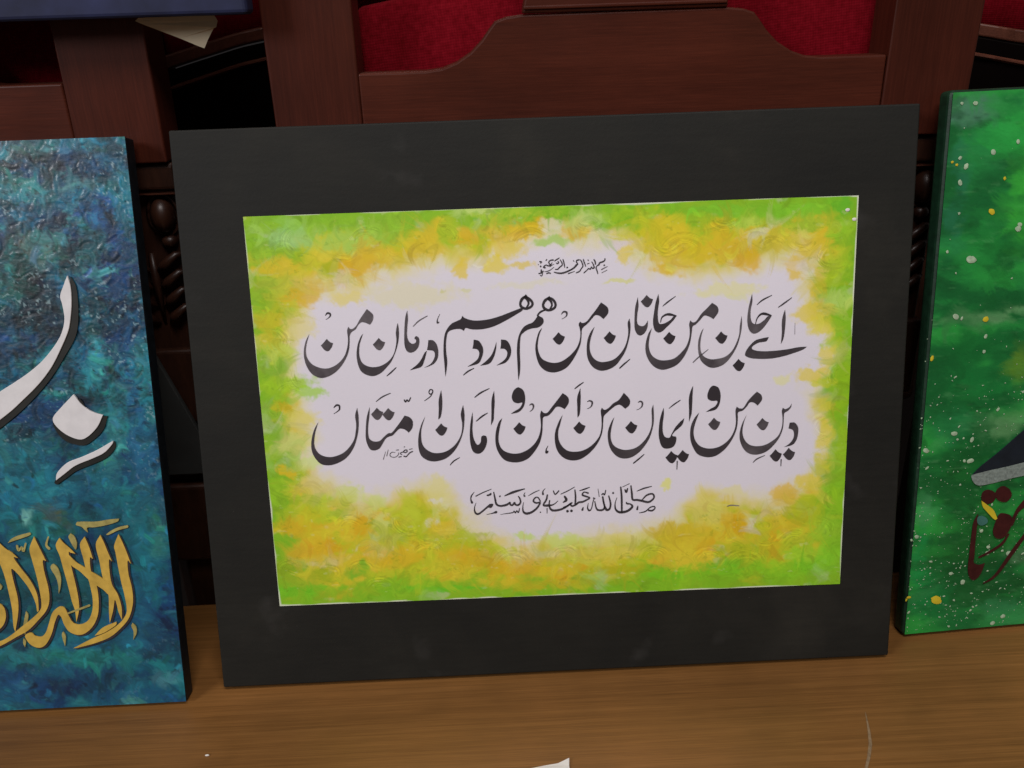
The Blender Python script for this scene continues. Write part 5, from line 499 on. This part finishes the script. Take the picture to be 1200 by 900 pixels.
def drops(name, lst, mat, parent):
    V, F = [], []
    for (x, z, rx, rz) in lst:
        b = len(V); rx *= random.uniform(.75, 1.5); an = random.gauss(.3, .8); V.append((x, -.0004-min(rx, rz)*.12, z)); n = 9 if max(rx, rz) < .0012 else 16; ph = random.random()*6; wob = .30 if n == 9 else .10
        for k in range(n):
            a = 2*math.pi*k/n; q = 1+random.uniform(-wob, wob)+(.12*math.sin(2*a) if n > 9 else 0); u = math.cos(a+ph)*rx*q; v = math.sin(a+ph)*rz*q
            V.append((x+u*math.cos(an)-v*math.sin(an), -.0002, z+u*math.sin(an)+v*math.cos(an)))
        for k in range(n): F.append((b, b+1+(k+1) % n, b+1+k))
    o = mesh(name, V, F, mat, parent, True); return o
sp = []
while len(sp) < 1500:
    x = random.uniform(.002, .38); z = random.uniform(.004, .405); lo = 1-z/.405
    dens = .10 + .9*max(0, lo-.25)**.8*(.35+.65*(vnoise(np.array(x*1000), np.array(z*1000), 22, 5)))
    if x < .11 and z < .20 or random.random() < dens:
        if random.random() > dens*1.3: continue
        r = .00025*math.exp(random.gauss(.12, .48)); sp.append((x, z, r*random.uniform(1, 1.6), r))
s = drops('paint_spatter', sp, M['splash'], gp); s['kind'] = 'stuff'; s['label'] = 'pale green and white paint spatter'
for (x, z, r) in D['big_drops']: drops('white_paint_drop', [(x, z, r, r*1.1)], M['splash'], gp)
for (x, z, r) in D['yellow_drops']: drops('yellow_paint_drop', [(x, z, r*1.3, r)], M['yellow_paint'], gp)

# ------------------------------------------------------------------ navy canvas hung on the left chair, with the paper behind it
hp = empty('navy_canvas', (-.339, .0850, .466), (0, 0, 0), 'plain navy blue canvas hanging on the left chair, above the blue painting', 'painting')
slab('canvas_face', [(-.16, .0), (.1545, -.0006), (.1570, .28), (-.16, .28)], 0, .018, M['navy_paint'], hp, .003)
tube('hanging_cord', [(-.12, .020, .27), (-.05, .0235, .36), (.02, .024, .40), (.09, .0235, .36), (.13, .020, .27)], .0012, M['cream_paper'], hp, 6)
tag(paper('torn_paper', D['torn'], M['cream_paper'], 0, [0, 0, 0, .0004, .0006, .0008, .0006, .0018, .0008, 0, 0], 'xz', .1085), 'torn cream paper corner sticking out below the navy canvas', 'paper')

# ------------------------------------------------------------------ chairs
YC = .1125
def carved_post(parent, xc, flip):
    wd = .031
    box('turned_block', xc-wd, xc+wd, YC+.003, YC+.045, .352, .3712, M['dark_wood'], parent, .003)
    box('turned_block', xc-wd+.003, xc+wd-.003, YC+.006, YC+.043, .3485, .3515, M['rail_wood'], parent, .001)
    box('post_core', xc-wd+.004, xc+wd-.004, YC+.014, YC+.040, -.50, .348, M['dark_wood'], parent, .004)
    for sx in (-1, 1):
        x = xc+sx*.0145
        ellipsoid('carved_knob', (x, YC+.012, .333), (.0088, .011, .0128), M['dark_wood'], parent, seg=20)
        tube('knob_ring', [(x+.0112*math.cos(a*math.pi/8), YC+.013, .333+.0152*math.sin(a*math.pi/8)) for a in range(17)], .0016, M['dark_wood'], parent, 6)
        ellipsoid('carved_bead', (x+sx*.001, YC+.013, .3135), (.0062, .006, .0052), M['dark_wood'], parent, seg=14)
        for k in range(4):
            z = .300-k*.0135
            tube('carved_leaf', [(xc+sx*(.001+.001*k), YC+.013, z-.010), (xc+sx*.010, YC+.0075, z-.003), (xc+sx*.019, YC+.009, z+.004), (xc+sx*.0255, YC+.014, z+.004)],
                 [.0012, .0038, .0030, .0008], M['dark_wood'], parent, 8)
    tube('carved_spine', [(xc, YC+.012, .305), (xc, YC+.011, .285), (xc, YC+.013, .25)], [.002, .0035, .001], M['dark_wood'], parent, 8)
    box('foot_block', xc-wd+.001, xc+wd-.001, YC+.008, YC+.043, .165, .2285, M['dark_wood'], parent, .003)
def chair(label, x0, dx=.485, full=True):
    """x0 = outer edge of the left post. The back frame faces the table."""
    c = empty('carved_chair', (x0+dx/2, YC, -.50), (0, 0, 0), label, 'chair', 'carved wooden chairs behind the paintings')
    inv = Matrix.Translation(-Vector((x0+dx/2, YC, -.50)))
    L = x0; Rt = x0+dx; ztop = .80
    parts = []
    before = set(bpy.data.objects)
    slab('post', [(L, .372), (L+.0600, .372), (L+.0607, .60), (L+.064, ztop), (L+.004, ztop+.02), (L-.001, .60)], YC, YC+.034, M['mahogany_v'], c, .0014)
    slab('post', [(Rt-.0615, .372), (Rt-.001, .372), (Rt+.002, .60), (Rt+.004, ztop+.02), (Rt-.056, ztop), (Rt-.0590, .60)], YC-.0004, YC+.034, M['mahogany_v'], c, .0014)
    mid = (L+Rt)/2
    left = [(L+.0600, .4262), (L+.1060, .4262), (L+.1170, .4275), (L+.1270, .4310), (L+.1370, .4370), (L+.1450, .4445), (L+.1505, .4515), (L+.1545, .4560), (L+.1620, .4585), (L+.1730, .4597)]
    right = [(2*mid-x-.0015, z+.0004) for x, z in reversed(left)]
    right[-1] = (Rt-.0617, right[-1][1])
    slab('bottom_rail', left + right + [(Rt-.0617, .350), (L+.0603, .350)], YC+.0006, YC+.024, M['mahogany_h'], c, .0014)
    slab('back_splat', [(L+.1728, .4601), (Rt-.1745, .4601), (Rt-.177, .50), (Rt-.165, .72), (L+.165, .72), (L+.180, .50)], YC-.001, YC+.018, M['mahogany_h'], c, .0015)
    box('splat_moulding', L+.1735, Rt-.1755, YC-.0026, YC+.016, .4625, .4650, M['mahogany_h'], c, .0008)
    box('top_rail', L+.003, Rt-.002, YC+.002, YC+.03, .721, .82, M['mahogany_h'], c, .006)
    carved_post(c, L+.030, 1); carved_post(c, Rt-.030, -1)
    for zz, hh in ((.035, .075), ):
        box('seat_rail', L+.010, Rt-.002, YC+.004, YC+.048, zz, zz+hh, M['dark_wood'], c, .004)
    slab('shade_panel', [(Rt-.075, .122), (Rt-.004, .122), (Rt-.047, .250), (Rt-.075, .262)], YC+.001, YC+.006, M['shade_grey'], c, .001)  # dark sheet added as the shadow boundary low on the chair
    for o in set(bpy.data.objects) - before: o.location = -Vector((x0+dx/2, YC, -.50))
    return c
chair('carved chair behind the black mounted calligraphy with scalloped bottom rail', -.1833)
chair('carved chair behind the blue painting at left, partly covered by the navy canvas', -.7460)

# armchairs behind: red seat pads with curved polished rail
def armchair(label, xa, xb, za, rise):
    c = empty('red_armchair', ((xa+xb)/2, .45, -.50), (0, 0, 0), label, 'armchair', 'red upholstered armchairs in the back row')
    off = -Vector(((xa+xb)/2, .45, -.50)); before = set(bpy.data.objects)
    n = 28; V, F = [], []
    arc = []
    ctrl = [(-.327, .330, .4286), (-.290, .360, .4395), (-.2505, .385, .449), (-.15, .42, .462), (0, .44, .468), (.2, .44, .462), (.36, .41, .447), (.449, .38, .431), (.475, .352, .4247), (.52, .31, .416)]
    arc = [(p[0]+xa+.327, p[1], p[2]) for p in smooth_curve([q+(0,) for q in ctrl], False, 4)]; n = len(arc)-1
    def sweep(name, prof, mat, smooth=False):
        V, F = [], []; m = len(prof)
        for i, (x, y, z) in enumerate(arc):
            for (py, pz) in prof: V.append((x, y+py, z+pz))
        for i in range(n):
            for k in range(m): j = (k+1) % m; F.append((i*m+k, i*m+j, (i+1)*m+j, (i+1)*m+k))
        F.append(tuple(range(m))[::-1]); F.append(tuple(n*m+k for k in range(m)))
        o = mesh(name, V, F, mat, c, smooth); 
        bm = bmesh.new(); bm.from_mesh(o.data); bmesh.ops.recalc_face_normals(bm, faces=bm.faces); bm.to_mesh(o.data); bm.free(); return o
    bevel(sweep('curved_rail', [(-.004, -.0062), (-.006, .0046), (.012, .0060), (.014, -.0070)], M['rail_wood']), .0015)
    sweep('rail_panel', [(-.003, -.0085), (.010, -.0085), (.010, -.20), (-.003, -.20)], M['near_black'], True)
    sweep('rail_moulding', [(-.0048, -.0215), (-.0085, -.0230), (-.0085, -.0245), (-.0048, -.0260)], M['rail_wood'])
    sweep('red_pad', [(.014, -.004), (.010, .03), (.012, .20), (.022, .24), (.06, .24), (.06, -.004)], M['fabric'], True)
    for x in (xa+.02, xb-.05): box('leg', x, x+.035, .33, .365, -.50, za-.21, M['dark_wood'], c)
    box('seat', xa+.03, xb-.03, .40, .62, .02, za-.205, M['dark_wood'], c, .01)
    for o in set(bpy.data.objects) - before: o.location = off
    return c
armchair('red upholstered armchair with curved rail behind the middle chair', -.3270, .4900, .4265, .0)
armchair('red upholstered armchair behind the left chair beside the blue painting', -1.1775, -.365, .4265, .0)
# loose red seat cushion seen through the back of the middle chair
def cushion(name, label, x0, x1, y0, z0, z1, tilt=0):
    nx, nz, ny = 26, 12, 8; bm = bmesh.new(); bmesh.ops.create_cube(bm, size=1)
    bmesh.ops.subdivide_edges(bm, edges=bm.edges[:], cuts=9, use_grid_fill=True)
    for v in bm.verts:
        x, y, z = v.co; r = 1-.10*(abs(2*z)**3); bulge = (1-(2*x)**4)*(1-(2*z)**4)*.05
        v.co = Vector((x*(x1-x0)*(1-.012*abs(2*z)**4), y*.11*(r+bulge), z*(z1-z0)+(1-(2*x)**6)*.004*(1 if z > 0 else -1)*abs(2*z)))
    me = bpy.data.meshes.new(name); bm.to_mesh(me); bm.free(); me.polygons.foreach_set('use_smooth', [True]*len(me.polygons))
    o = link(name, me, M['fabric'], None, ((x0+x1)/2, y0+.055, (z0+z1)/2)); bevel(o, .006, 3); return tag(o, label, 'cushion', 'red chair cushions')
ck = cushion('seat_cushion', 'red fabric cushion seen through the back frame of the middle chair', -.1255, .275, .155, .340, .4688)
cushion('seat_cushion', 'red fabric cushion seen through the back frame of the left chair', -.690, -.329, .165, .34, .500)

ck.rotation_euler = (0, -R(5.5), 0); ck.location = (-.130 + .20*math.cos(R(5.5)) + .0644*math.sin(R(5.5)), .210, .4672 + .20*math.sin(R(5.5)) - .0644*math.cos(R(5.5)))
